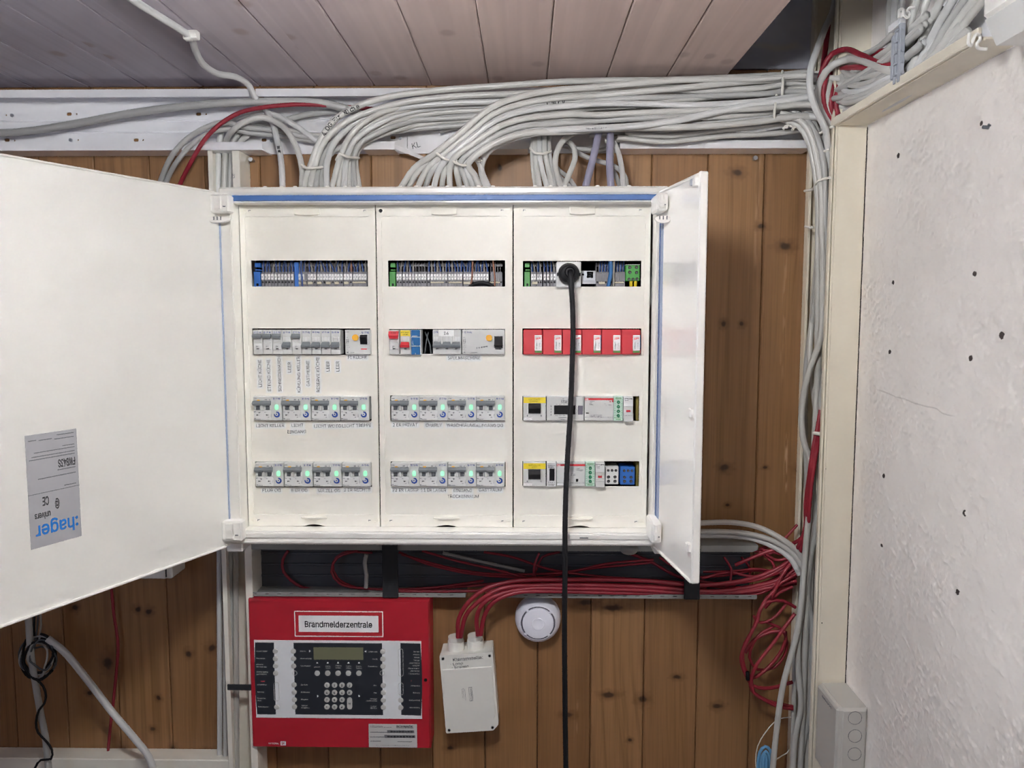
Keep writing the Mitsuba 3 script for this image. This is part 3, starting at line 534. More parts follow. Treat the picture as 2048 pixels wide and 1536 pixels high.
# the breakers with a green lamp
def rcbo(px, py, lab, group, w_=.0527):
    P = spot(px, py); t = thing('combined_breaker', lab, 'circuit breaker', group); x, z = P[0], P[2]; at_ = lambda n, i, f, m, sm=False: stamp(n, ('rcbo', i), f, m, t, (x, YD, z), sm)
    at_('body', 'b', lambda: body_mesh(w_), 'device_grey')
    at_('top_cap', 'tc', lambda: cbox(.0004, .034, -.002, .002, .0145, .0222, .0006), 'device_grey')
    at_('toggle', 't1', lambda: [place(toggle_mesh(.0174, True), T_(-.0006, 0, .0103)), place(toggle_mesh(.0174, True), T_(.0168, 0, .0103)), cbox(.014, .02, -.006, -.001, .0075, .0135, .001)], 'toggle_grey')
    at_('toggle_stem', 't2', lambda: [cbox(.0053, .0118, -.0022, 0, -.0025, .0065, .0005), cbox(.0232, .0298, -.0022, 0, -.0025, .0065, .0005)], 'toggle_dark')
    at_('window', 'w', lambda: [cbox(.0008, .0052, -.0018, 0, -.0022, .0055, .0008), cbox(.0122, .0152, -.0018, 0, -.0022, .0055, .0008), cbox(.0199, .0228, -.0018, 0, -.0022, .0055, .0008), cbox(.0300, .0330, -.0018, 0, -.0022, .0055, .0008)], 'device_white')
    at_('pole_divider', 'pd', lambda: hull([(.0156, -.004, .006), (.0196, -.004, .006), (.0156, 0, .0065), (.0196, 0, .0065), (.0162, -.004, -.003), (.019, -.004, -.003), (.015, 0, -.0045), (.02, 0, -.0045)]), 'device_grey')
    at_('marking_plate', 'mp', lambda: ext(Polygon([(.0006, -.021), (.0335, -.021), (.0335, -.0048), (.0315, -.003), (.0205, -.003), (.0192, -.0046), (.0160, -.0046), (.0147, -.003), (.0025, -.003), (.0006, -.0048)]), -.0012, .001), 'device_white')
    at_('arrow', 'a1', lambda: ext(Polygon([(.0055, -.0132), (.0055, -.0108), (.0105, -.012)]), -.0016, -.0011), 'ink')
    at_('arrow', 'a2', lambda: ext(Polygon([(.0236, -.0132), (.0236, -.0108), (.0286, -.012)]), -.0016, -.0011), 'ink')
    at_('marking', 'mk', lambda: [cbox(a, b, -.0015, -.001, c_, c_ + .0008) for a, b, c_ in ((.001, .0045, -.0066), (.009, .0125, -.0072), (.0205, .023, -.0072), (.0262, .029, -.0165), (.001, .0045, -.0186), (.001, .013, -.0202))] + [ext(Polygon([(.0097, -.0078), (.0123, -.0078), (.011, -.0095)]), -.0015, -.001), cbox(.0325, .0329, -.0015, -.001, -.0165, -.0105)] + [cbox(.0015, .0070, -.0024, -.0018, .0184, .0192), cbox(.0222, .026, -.0024, -.0018, .0162, .0176), cbox(.0300, .0315, -.0024, -.0018, .0160, .0174)], 'ink_grey')
    at_('yellow_mark', 'ym', lambda: cbox(.0075, .0130, -.0028, -.0018, .0142, .0166, .0004), 'ochre_button')
    eaton(t, x + .0435, z + .0182, YD)
    k_ = at_('lamp', 'led', lambda: ext(rrect(.0398, .0466, -.0024, .0076, .0030), -.002, 0), 'led_green')
    scene[k_]['emitter'] = {'type': 'area', 'radiance': {'type': 'rgb', 'value': [LED * .20, LED * .82, LED * .36]}}
    c_ = (.0432, -.0112)
    at_('emblem', 'em', lambda: ext(Point(*c_).buffer(.0056, 12).difference(unary_union([Point(c_[0] - .0006, c_[1] + .0004).buffer(.0031, 10), sbox(c_[0] - .006, c_[1] + .0012, c_[0] - .001, c_[1] + .006), sbox(c_[0] - .006, c_[1] - .0012, c_[0] - .002, c_[1] + .0002)])), -.0005, .0003), 'logo_blue')
    at_('emblem_core', 'ec', lambda: [ext(Point(c_[0] - .0006, c_[1] + .0004).buffer(.0012, 8), -.0005, .0003), cbox(c_[0] - .006, c_[0] - .003, -.0005, .0003, c_[1] - .0012, c_[1] - .0004)], 'logo_blue')
    return t
LED = .16
mat('led_green', (150, 235, 180), .3)
for row, y_, starts, names in ((3, 817, (507.2, 565.2, 623.0, 681.0), ('LICHT KELLER', 'LICHT EINGANG', 'LICHT WC EG', 'LICHT TREPPE')), (3, 817, (782.0, 839.0, 895.6, 952.8), ('2 ER PRIVAT', 'CHARLY', 'WASCHRÄUME', 'AUFGANG DG')),
                               (4, 949.5, (511.2, 569, 627, 684.6), ('FLUR OG', '8 ER OG', 'SÜLZEL OG', '2 ER RECHTS')), (4, 949.5, (782.2, 838.6, 895.8, 952.8), ('22 ER LAGER', '11 ER LAGER', 'EINGANG TROCKENRAUM', 'GASTRAUM'))):
    for j, (px, nm) in enumerate(zip(starts, names)):
        rcbo(px, y_, f'green lamp breaker above {nm}, {nth(j)} in the {"third" if row == 3 else "bottom"} row of the {"left" if px < 760 else "middle"} panel', 'breakers with green lamps')
# middle panel, second row
t, P = mcb(778.3, 684.3, True, 'grey breaker with a red toggle switched up, first in its row of the middle panel', None, 'red_plastic', .0184, False)
put('toggle_cap', hull([(P[0] + .0003, YD - .0065, P[2] + .0200), (P[0] + .0181, YD - .0065, P[2] + .0200), (P[0], YD - .010, P[2] + .0125), (P[0] + .0184, YD - .010, P[2] + .0125), (P[0] + .0018, YD - .008, P[2] + .0068), (P[0] + .0166, YD - .008, P[2] + .0068), (P[0] + .0018, YD, P[2] + .0068), (P[0] + .0166, YD, P[2] + .0068), (P[0] + .0003, YD, P[2] + .0200), (P[0] + .0181, YD, P[2] + .0200)]), 'red_plastic', t)
put('lettering', text('TEST', .0024, P[0] + .0092, P[2] + .0168, YD - .0082, width=.009), 'ink', t)
t, P = mcb(800.4, 684.3, False, 'grey breaker with a red toggle down under a yellow sticker', None, 'red_plastic', .0188, False)
put('sticker', cbox(P[0] + .0004, P[0] + .0184, YD - .0008, YD, P[2] + .0105, P[2] + .0215), 'yellow', t)
put('lettering', [text('NOT NAUF', .0022, P[0] + .0094, P[2] + .0178, YD - .0008, width=.014), text('TASTER', .0022, P[0] + .0094, P[2] + .0142, YD - .0008, width=.010)], 'ink', t)
A, B = spot(822, 684.3), spot(840.5, 684.3); t = thing('relay', 'blue transparent relay beside the yellow stickered breaker', 'relay'); x, z, w_ = A[0], A[2], B[0] - A[0]
put('socket', cbox(x - .0006, B[0] + .0014, YD + .0015, YD + .028, z - .0235, z + .0225, .0007), 'device_white', t)
for zb, zt in ((.0100, .0222), (-.0065, .0086), (-.0232, -.0082)): put('cover', cbox(x + .0004, B[0] - .0004, YD - .001, YD + .004, z + zb, z + zt, .001), 'relay_blue', t)
put('marking', [cbox(x + .002, x + .012, YD - .0014, YD - .0009, z + .0105, z + .0118), cbox(x + .003, x + .0036, YD - .0014, YD - .0009, z - .004, z + .003), cbox(x + .003, x + .006, YD - .0014, YD - .0009, z - .0045, z - .0039), cbox(x + .0012, x + .0152, YD - .0012, YD - .0002, z - .0078, z - .0068), ext(Polygon([(x + .007, z - .0225), (x + .0095, z - .0225), (x + .0082, z - .0195)]), YD - .0014, YD - .0008)], 'device_white', t)
# dark gap with two crossed grey wires
for pts, lab in (([(850, 664), (855, 676), (860, 690), (862, 712)], 'thin grey wire crossing the dark gap beside the relay, leaning right'), ([(857, 664), (853, 680), (851, 694), (849, 712)], 'thin grey wire crossing the dark gap beside the relay, leaning left')):
    tag(put('gap_wire', tube([at(a, b, -.165 + .004 * (lab[-1] == 't')) for a, b in pts], .0012, 6), 'toggle_grey', None, True), lab, 'wire', 'wires in the dark gap')
t = thing('circuit_breaker', 'three pole grey breaker under a white paper tag reading 26', 'circuit breaker'); A, B = spot(865.3, 684), spot(922.3, 684); x, z, w_ = A[0], A[2], B[0] - A[0]
put('body', place(cat(body_mesh(w_)), T_(x, YD, z)), 'device_grey', t)
breaker_face(t, w_, 3, False, x, z, None)
put('toggle', place(toggle_mesh(w_ - .001, False), T_(x + .0005, YD, z - .0052)), 'toggle_grey', t)
for i in (1, 2): put('pole_divider', hull([(x + w_ / 3 * i + a, YD - d_, z + h_) for a, d_, h_ in ((-.0018, .0066, .0105), (.0018, .0066, .0105), (-.0018, .0066, -.001), (.0018, .0066, -.001), (0, .0076, -.0042), (-.0018, 0, .0105), (.0018, 0, .0105), (0, 0, -.0042))]), 'device_grey', t)
eaton(t, x + .0062, z + .0178, YD, .0075)
P, Q = at(877, 660, YD - .001), at(908, 672.6, YD - .001)
t = thing('paper_label', 'white paper tag reading 26 on the three pole breaker', 'label')
put('sheet', cbox(P[0], Q[0], YD - .0012, YD - .0003, Q[2], P[2]), 'paper', t); put('lettering', text('26', .0055, (P[0] + Q[0]) / 2, (P[2] + Q[2]) / 2 - .0002, YD - .0012), 'ink', t)
# right panel, second row: six red surge arresters
for i in range(6):
    a, b = 1046.3 + 39.25 * i, 1046.3 + 39.25 * (i + 1) - .6
    A, B = spot(a, 684), spot(b, 684); x, z, w_ = A[0], A[2], B[0] - A[0]
    t = thing('surge_arrester', f'red surge arrester with a white cartridge, {nth(i)} from the left in the red row', 'surge arrester', 'red surge arresters in the right panel')
    put('body', place(cbox(.0002, w_ - .0002, 0, .028, -.0232, .0226, .0018 if i in (0, 5) else .0008), T_(x, YD, z)), 'red_plastic', t)
    cx0, cx1 = x + w_ * .595, x + w_ * .965
    put('cartridge', cbox(cx0, cx1, YD - .0022, YD + .002, z - .0158, z + .0128, .0006), 'marker_white', t)
    put('recess', cbox(cx0 - .0008, cx1 + .0014, YD - .0004, YD + .001, z - .0206, z - .0156), 'red_dark', t)
    put('status_window', cbox(cx0 + .0006, cx1 - .0002, YD - .001, YD + .001, z - .0196, z - .0165, .0003), 'terminal_green', t)
    if i in (3, 5): put('side_tag', cbox(cx1 - .0010, cx1 + .0006, YD - .0018, YD + .002, z - .0130, z + .0128, .0003), 'logo_blue' if i == 3 else 'blue_stripe', t)
    put('lettering', text('DEHN', .0030, (cx0 + cx1) / 2 - .0002, z + .0065, YD - .0022, .22, .0088, bold=True), 'ink_red', t)
    put('lettering', [text('DEHNguard', .0021, cx0 + .0034, z - .0062, YD - .0022, math.pi / 2, .0135), text('T 275', .0019, cx0 + .0092, z - .0068, YD - .0022, math.pi / 2, .0105)], 'ink', t)
# right panel, third and fourth rows
def main_switch(px0, px1, py, lab, second):
    A, B = spot(px0, py), spot(px1, py); x, z, w_ = A[0], A[2], B[0] - A[0]; t = thing('main_switch', lab, 'switch')
    put('body', place(cbox(.0002, w_ - .0004, 0, .028, -.0228, .0226, .001), T_(x, YD, z)), 'device_grey', t)
    put('sticker', cbox(x + .001, x + w_ - .0008, YD - .0006, YD, z + .0102, z + .0206), 'yellow', t)
    put('lettering', [text('HAUPTSCHALTER', .0021, x + w_ * .5, z + .0172, YD - .0006, width=w_ * .5), text(second, .0021, x + w_ * .5, z + .0138, YD - .0006, width=w_ * (.42 if len(second) > 6 else .2))], 'ink', t)
    fx, fw = x + w_ * .5 - (0 if len(second) > 6 else 0), .0112
    put('toggle', hull([(fx - fw, YD - .003, z + .0095), (fx + fw, YD - .003, z + .0095), (fx - fw, YD - .008, z + .001), (fx + fw, YD - .008, z + .001), (fx - fw, YD - .003, z - .0085), (fx + fw, YD - .003, z - .0085), (fx - fw, YD, z + .0095), (fx + fw, YD, z + .0095), (fx - fw, YD, z - .0085), (fx + fw, YD, z - .0085)]), 'black_plastic', t)
    put('toggle_frame', [cbox(fx - fw - .002, fx - fw, YD - .0025, YD, z - .010, z + .0095, .0004), cbox(fx + fw, fx + fw + .002, YD - .0025, YD, z - .010, z + .0095, .0004)], 'device_white', t)
    put('marking', [disc(fx - fw - .002, z - .0135, YD - .0005, YD, .0014, 10), disc(fx + fw + .001, z - .0135, YD - .0005, YD, .0014, 10)], 'terminal_grey', t)
    put('marking_strip', [cbox(x + .0015, x + w_ * .4, YD - .0006, YD, z - .0182, z - .0165), cbox(x + .0008, x + w_ * .4, YD - .0006, YD, z - .0212, z - .0194)], 'marker_white', t)
    put('seam', cbox(x + .001, x + w_ * .4, YD - .0003, YD, z - .0164, z - .0159), 'terminal_grey', t)
main_switch(1046, 1092.3, 817, 'grey main switch, black toggle, yellow sticker, third row of the right panel', 'DRUCKLUFT')
main_switch(1045.8, 1092, 948.5, 'grey main switch, black toggle, yellow sticker, bottom row of the right panel', 'LIFT')
A, B = spot(1093.2, 817), spot(1168.2, 817); x, z, w_ = A[0], A[2], B[0] - A[0]; t = thing('energy_meter', 'wide grey energy meter with dark display behind the hanging black cable', 'meter'); u = lambda f: x + w_ * f
put('body', place(cbox(.0002, w_ - .0004, 0, .028, -.0228, .0226, .001), T_(x, YD, z)), 'device_grey', t)
put('display', cbox(u(.20), u(.765), YD - .0008, YD, z - .0108, z + .0058, .0004), 'black_plastic', t)
put('key_panel', cbox(u(.835), u(.965), YD - .0014, YD, z - .0112, z + .0054, .0005), 'slate', t)
put('lettering', [text('Eltako', .0036, u(.505), z + .0140, YD, width=w_ * .24, bold=True)] + [cbox(u(a), u(b), YD - .0003, YD, z + c_, z + c_ + .0009) for a, b, c_ in ((.42, .47, .0172), (.56, .60, .0172), (.38, .62, .0100), (.25, .29, .0072), (.34, .39, .0072), (.45, .47, .0072), (.55, .62, .0072), (.24, .30, -.0134), (.34, .40, -.0134), (.44, .50, -.0134), (.55, .62, -.0134), (.32, .54, -.0176), (.37, .50, -.0212))] + [disc(u(.12), z + .004 - .0052 * j, YD - .0003, YD, .0012, 8) for j in range(4)] + [cbox(u(.785), u(.81), YD - .0003, YD, z + .003 - .0055 * j, z + .0034 - .0055 * j) for j in range(3)], 'ink_grey', t)
def contactor(px0, px1, py, lab, extra):
    A, B = spot(px0, py), spot(px1, py); x, z, w_ = A[0], A[2], B[0] - A[0]; t = thing('surge_relay', lab, 'relay'); u = lambda f: x + w_ * f
    put('body', place(cbox(.0002, w_ - .0002, 0, .028, -.0228, .0226, .0012), T_(x, YD, z)), 'device_grey', t)
    put('red_band', cbox(x + .0003, x + w_ - .0003, YD - .0005, YD, z + .0155, z + .0192), 'red_plastic', t)
    put('lettering', text('ABB', .0026, u(.075), z + .0174, YD - .0005, width=.0062, bold=True), 'marker_white', t)
    put('marking', [cbox(u(a), u(b), YD - .0003, YD, z + c_, z + c_ + .0006) for a, b, c_ in extra] + [cbox(u(.02), u(.98), YD - .0002, YD, z - .0165, z - .0161)], 'ink_grey', t)
    return t, x, z, w_
t, x, z, w_ = contactor(1169, 1227.3, 817, 'grey relay with a red band, left of the four green knobs, third row', [(.17, .34, .0132), (.17, .25, .0100), (.17, .25, .0085), (.17, .30, .0065), (.7, .72, .0085), (.74, .75, .0060), (.8, .93, .0064), (.17, .6, -.0128), (.17, .58, -.0150)])
put('indicator', cbox(x + w_ * .055, x + w_ * .15, YD - .0006, YD, z - .0096, z - .0076, .0003), 'black_plastic', t)
put('badge', [cbox(x + w_ * .85, x + w_ * .91, YD - .0006, YD, z + .0120, z + .0134), cbox(x + w_ * .94, x + w_ * .99, YD - .0006, YD, z + .0120, z + .0150)], 'red_dark', t)
t, x, z, w_ = contactor(1113, 1170.6, 948.5, 'grey relay with a red band behind the hanging cable, bottom row', [(.70, .80, .0105), (.70, .92, .0078), (.80, .9, .0060), (.5, .54, -.002), (.56, .66, -.002), (.5, .66, .0005)])
put('socket_hole', cbox(x + w_ * .675, x + w_ * .755, YD - .0008, YD, z - .0138, z - .0086, .0003), 'black_plastic', t)
put('marking_strip', cbox(x + .0005, x + w_ * .3, YD - .0006, YD, z - .0200, z - .0180), 'marker_white', t)
A, B = spot(1093.4, 948.5), spot(1112.4, 948.5); x, z, w_ = A[0], A[2], B[0] - A[0]; t = thing('energy_meter', 'slim light meter with an upright dark display, bottom row of the right panel', 'meter')
put('body', place(cbox(.0002, w_ - .0002, 0, .028, -.0240, .0226, .001), T_(x, YD, z)), 'device_white', t)
put('display', cbox(x + .0052, x + .0146, YD - .0008, YD, z - .0122, z + .0108, .0004), 'black_plastic', t)
put('lettering', [text('Eltako', .0024, x + w_ * .5, z + .0134, YD, width=.0118, bold=True), cbox(x + .002, x + .0155, YD - .0003, YD, z + .0162, z + .0172)] + [cbox(x + .003 + .0035 * j, x + .0048 + .0035 * j, YD - .0003, YD, z - .0156, z - .0146) for j in range(4)] + [cbox(x + .0015, x + .0160, YD - .0003, YD, z - .0188, z - .0183), cbox(x + .003, x + .013, YD - .0003, YD, z - .0214, z - .0206)], 'ink_grey', t)
for py, px0, px1, px2, px3, nm in ((817, 1227.4, 1246, 1246.6, 1266.4, 'third'), (948.5, 1170.8, 1190, 1190.4, 1209.5, 'bottom')):
    A, B = spot(px0, py), spot(px1, py); x, z, w_ = A[0], A[2], B[0] - A[0]; t = thing('timer_module', f'pale green module with four dark green knobs in the {nm} row', 'timer')
    put('body', place(cbox(.0002, w_ - .0002, 0, .028, -.0232, .0226, .0008), T_(x, YD, z)), 'mint', t)
    for j in range(4):
        zz = z + .0117 - .0083 * j; kn = put('knob', [disc(x + w_ * .5, zz, YD - .0022, YD, .0030, 16), disc(x + w_ * .5, zz, YD - .003, YD - .0022, .0024, 16)], 'knob_green', t); put('knob_slot', cbox(x + w_ * .5 - .0012, x + w_ * .5 + .0012, YD - .0033, YD - .003, zz - .0003, zz + .0003), 'mint', kn)
    put('marking', [cbox(x + .0005, x + w_ - .0005, YD - .0003, YD, z + c_, z + c_ + .0005) for c_ in (.0158, -.0176)] + [cbox(x + a, x + a + .0022, YD - .0003, YD, z + .0128 - .0042 * j, z + .0134 - .0042 * j) for j in range(7) for a in (.0012, w_ - .0036)] + [cbox(x + .003, x + w_ - .003, YD - .0003, YD, z + .0185, z + .0198), cbox(x + .004, x + w_ - .004, YD - .0003, YD, z - .0205, z - .0195)], 'terminal_green', t)
    A, B = spot(px2, py), spot(px3, py); x, z, w_ = A[0], A[2], B[0] - A[0]; t = thing('control_module', f'grey module with a small red window right of the green knobs, {nm} row', 'module')
    put('body', place(cbox(.0002, w_ - .0002, 0, .028, -.0205, .0222, .0008), T_(x, YD, z)), 'device_grey', t)
    put('upper_face', cbox(x + .0004, x + w_ - .0004, YD - .0015, YD, z + .0038, z + .0210, .0008), 'device_white', t)
    put('grip', [cbox(x + .0008 + .0026 * j, x + .0028 + .0026 * j, YD - .0006, YD, z - .0010, z + .0034, .0003) for j in range(6)], 'button_grey', t)
    put('status_window', cbox(x + w_ * .30, x + w_ * .72, YD - .0012, YD, z - .0066, z - .0026, .0003), 'red_dark', t)
    put('flap', cbox(x + .0003, x + w_ - .0003, YD - .0055, YD, z - .0240, z - .0072, .0012), 'device_grey', t)
    put('lettering', [text('DEHN', .0016, x + w_ * .28, z + .0180, YD - .0015, width=.0075, bold=True), cbox(x + w_ * .52, x + w_ * .92, YD - .0018, YD - .0015, z + .0174, z + .0186)], 'ink', t)
    put('marking', [cbox(x + w_ * .12, x + w_ * .5, YD - .0018, YD - .0015, z + .0142, z + .0148), cbox(x + w_ * .12, x + w_ * .42, YD - .0018, YD - .0015, z + .0118, z + .0122), cbox(x + .001, x + w_ - .001, YD - .0058, YD - .0055, z - .0126, z - .0122)], 'ink_grey', t)
P, Q = at(1272.2, 793, -.175), at(1277, 841, -.175)
tag(put('earth_bar', cbox(P[0], Q[0], -.175, -.12, Q[2], P[2], .0005), 'olive'), 'narrow olive bar at the right end of the third row', 'bar')
P, Q = at(1272.4, 924, -.170), at(1277, 972, -.170)
tag(put('earth_bar', cbox(P[0], Q[0], -.170, -.12, Q[2], P[2], .0005), 'olive'), 'narrow olive bar at the right end of the bottom row', 'bar')
def block(px0, px1, py0, py1, y, m, lab, holes):
    P, Q = at(px0, py0, y), at(px1, py1, y); t = thing('terminal_block', lab, 'terminal block')
    put('body', cbox(P[0], Q[0], y, y + .04, Q[2], P[2], .0012), m, t)
    for hx, hy, r in holes:
        H = at(hx, hy, y); s_ = r * .00093
        hk = put('screw_hole', disc(H[0], H[2], y - .0003, y + .002, s_, 16), 'hole_dark', t)
        put('screw', [disc(H[0] + s_ * .15, H[2] - s_ * .2, y - .0006, y - .0003, s_ * .55, 12)], 'toggle_dark', hk)
    return t, P, Q
block(1210.5, 1237, 933, 969, -.178, 'device_white', 'white terminal block with seven round holes beside the blue one', [(1216.5 + 7.7 * i, 941, 2.7) for i in range(3)] + [(1217, 954, 3.2), (1230, 954, 3.2), (1217, 962.5, 3.2), (1230, 962.5, 3.2)])
block(1240.5, 1269.5, 934, 970, -.178, 'terminal_blue', 'bright blue terminal block with seven round holes, bottom row', [(1248.5 + 7.8 * i, 941.5, 2.7) for i in range(3)] + [(1249, 954.5, 3), (1262, 954.5, 3), (1249, 962.5, 3.2), (1262, 962.5, 3.2)])
t, P, Q = block(1251.5, 1279.5, 530, 562, -.178, 'terminal_green', 'green terminal block with seven round holes at the right end of the top slot', [(1259.5, 535, 3.4), (1273, 534.5, 3.4), (1259.5, 544.5, 3.4), (1273, 545, 3.2), (1258, 558.5, 3), (1266, 558.5, 3), (1274, 558, 3)])
put('top_edge', cbox(P[0], Q[0], -.178, -.150, P[2], P[2] + .0012), 'button_grey', t)
for dx_ in (1262, 1271):
    A = at(dx_, 569, -.172); tag(put('earth_wire', tube([A + [0, 0, .012], A, A + [0, .01, -.02]], .003, 8), 'yellow', None, True), 'yellow earth wire below the green terminal block, ' + ('left one' if dx_ < 1265 else 'right one'), 'wire', 'yellow earth wires')
# the top slots: rail blocks, marked terminals and their wires
YT = -.172
def end_block(px0, px1, m, lab, top=525, kind='green'):
    P, Q = at(px0, top, YT), at(px1, 573, YT); t = thing('end_terminal', lab, 'terminal block')
    H = P[2] - Q[2]
    put('body', [cbox(P[0], Q[0], YT, YT + .03, Q[2] - .004, Q[2] + H * .62, .0006)], m, t)
    put('clip', cbox(P[0] + .001, Q[0] - .0006, YT + .004, YT + .03, Q[2] + H * .80, P[2], .0005), m, t)
    put('lever', [cbox(P[0] + .002, Q[0], YT + .002, YT + .02, Q[2] + H * .66, Q[2] + H * .72, .0004)], m, t)
    put('socket_hole', cbox((P[0] * .6 + Q[0] * .4), (P[0] * .3 + Q[0] * .7), YT - .0004, YT + .001, Q[2] + .001, Q[2] + .0055), 'black_plastic', t)
end_block(506.5, 521, 'terminal_blue', 'blue end terminal at the left end of the left panel top slot')
P, Q = at(588, 524, YT), at(597.5, 573, YT); tag(put('end_terminal', cbox(P[0], Q[0], YT, YT + .03, Q[2] - .004, P[2], .0006), 'terminal_blue'), 'plain blue separator standing between marked terminals in the left panel', 'terminal block')
end_block(778.5, 791, 'terminal_green', 'green end terminal at the left end of the middle panel top slot')
end_block(1048.5, 1060, 'terminal_green', 'green end terminal left of the eight marked terminals, right panel')
def pxs(base, sc, vals): return [base + v / sc for v in vals]
rowsT = [('left', pxs(490, 7.314, [257, 305, 352, 400, 448, 497, 545, 592, 641, 690, 800, 848, 935, 977, 1020, 1072, 1115, 1158, 1200, 1243, 1283, 1325, 1367, 1410, 1462, 1503, 1547, 1597, 1637, 1680, 1720, 1760])),
         ('middle', pxs(740, 6.827, [377, 415, 462, 505, 548, 590, 633, 675, 715, 752, 800, 845, 885, 922, 960, 1000, 1040, 1085, 1125, 1165, 1205, 1243, 1292, 1330, 1368, 1410, 1448, 1487, 1525, 1563, 1603])),
         ('right', pxs(1030, 7.314, [252, 290, 338, 378, 435, 485, 535, 580]))]
def terminal(px, lab, group, marker=True, wd=.0052):
    P = at(px, 554, YT); t = thing('rail_terminal', lab, 'terminal block', group)
    w2 = wd / 2
    stamp('body', ('rt', wd), lambda: [cbox(-w2, w2, .0012, .03, -.0235, .0075, .0004), cbox(-w2, w2, .004, .03, .0075, .0098, .0004), cbox(-w2 * .9, -w2 * .5, .006, .03, .0098, .027), cbox(-w2, w2, .012, .03, .020, .026)], 'terminal_grey', t, (P[0], YT, P[2]))
    stamp('contact_hole', ('rth', wd), lambda: [cbox(-w2 * .62, w2 * .62, .0008, .002, -.0112, -.0078)], 'black_plastic', t, (P[0], YT, P[2]))
    if marker:
        mk_ = stamp('marker', ('rtm', wd), lambda: cbox(-w2 * .8, w2 * .8, -.0012, .002, -.0053, .0055, .0005), 'marker_white', t, (P[0], YT, P[2]))
        stamp('marker_dot', 'rtd', lambda: cbox(-.0006, .0006, -.0002, .0002, -.0011, .0009), 'ink', t, (P[0], YT - .0012, P[2]))
    return P
WIRES = {'left': 'bbbgbbbbbbbbbgbbgbbgbbgbgbrbbgbgbg', 'middle': 'bgbgbgkkkkbgbgbgbbgbbbbbbgbbbgb', 'right': 'bgbgbbbg'}
for nm, xs in rowsT:
    for i, px in enumerate(xs):
        P = terminal(px, f'grey rail terminal with a white marker, {nth(i)} from the left in the {nm} panel', f'marked terminals in the {nm} panel')
        ww = WIRES[nm][i]
        if ww == 'k': continue
        m_ = {'b': 'wire_blue', 'g': 'wire_grey', 'r': 'wire_brown'}[ww]; lean = rng.uniform(-.002, .0035) * (1.5 if nm == 'left' and i > 11 else 1)
        tag(put('terminal_wire', tube([P + [0, .009, .006], P + [0, .007, .012], P + [-lean * .5, .006, .020], P + [-lean * 2, .010, .034]], .0015 if ww != 'g' else .0013, 6, step=.006), m_, None, True), f'{ {"b": "blue", "g": "grey", "r": "brown"}[ww] } wire rising from the {nth(i)} marked terminal of the {nm} panel', 'wire', 'wires in the top slots')
for px in (611,): terminal(px, 'grey rail terminal without a marker near the blue separator', None, False, .0062)
for i, px in enumerate((983, 987.5, 992, 997, 1002)): terminal(px, f'plain grey rail terminal, {nth(i)} of the five at the right of the middle panel', 'unmarked terminals of the middle panel', False, .0046)
for i, px in enumerate((1195, 1200.5, 1206, 1211.5, 1217, 1222, 1231, 1236.5, 1242, 1247.5)):
    P = terminal(px, f'plain grey rail terminal, {nth(i)} of the ten left of the green block', 'unmarked terminals of the right panel', False, .0053)
    if i > 0: tag(put('terminal_wire', tube([P + [0, .009, .006], P + [0, .006, .014], P + [.001, .010, .034]], .0016, 6, step=.006), 'wire_blue', None, True), f'blue wire rising from the {nth(i)} plain terminal of the right panel', 'wire', 'wires in the top slots')
for base, sc, ab in ((490, 7.314, ((785, 815), (845, 895), (920, 990), (1055, 1120), (1185, 1255), (1310, 1375), (1450, 1515), (1575, 1770))), (740, 6.827, ((828, 1010), (1075, 1255), (1275, 1385), (1435, 1610), (1632, 1775))), (1030, 7.314, ((248, 330), (1228, 1315), (1448, 1595)))):
    for j, (a, b) in enumerate(ab):
        z0 = at(base + a / sc, 563.5, YT)[2]; long_ = (b - a) > 130
        xa, xb = at(base + a / sc, 565, YT)[0], at(base + b / sc, 565, YT)[0]
        tag(put('jumper_bridge', cbox(xa, xb, YT - .0014, YT + .001, z0 - (.0026 if long_ else .0046), z0, .0004), 'bridge_beige'), f'{"long" if long_ else "short"} beige bridge under the terminals, {nth(j)} in the {({490: "left", 740: "middle", 1030: "right"})[base]} panel', 'bridge', 'beige terminal bridges')
for pts, m_, r, lab in (([(946, 520), (944.5, 540), (944, 556), (941, 572)], 'wire_brown', .0016, 'brown wire hanging over the markers of the middle panel'), ([(986, 520), (988, 540), (989.5, 556), (989, 576)], 'wire_brown', .0016, 'brown wire hanging at the right of the middle panel top slot'),
                        ([(602, 518), (602, 540), (604, 555), (605, 576)], 'wire_blue', .0018, 'blue wire hanging right of the blue separator'), ([(1220, 518), (1222, 536), (1220, 556), (1215, 578)], 'relay_blue', .0036, 'thick blue wire crossing the right panel top slot'),
                        ([(1228, 518), (1227.5, 545), (1227, 575)], 'wire_grey', .0020, 'grey wire beside the thick blue one in the right panel'), ([(936, 578), (946, 569), (960, 565.5), (975, 567), (992, 578)], 'cable_black', .0036, 'black cable arching along the lower edge of the middle top slot')):
    tag(put('slot_wire', tube([at(a, b, YT - .006) for a, b in pts], r, 8, step=.006), m_, None, True), lab, 'wire')
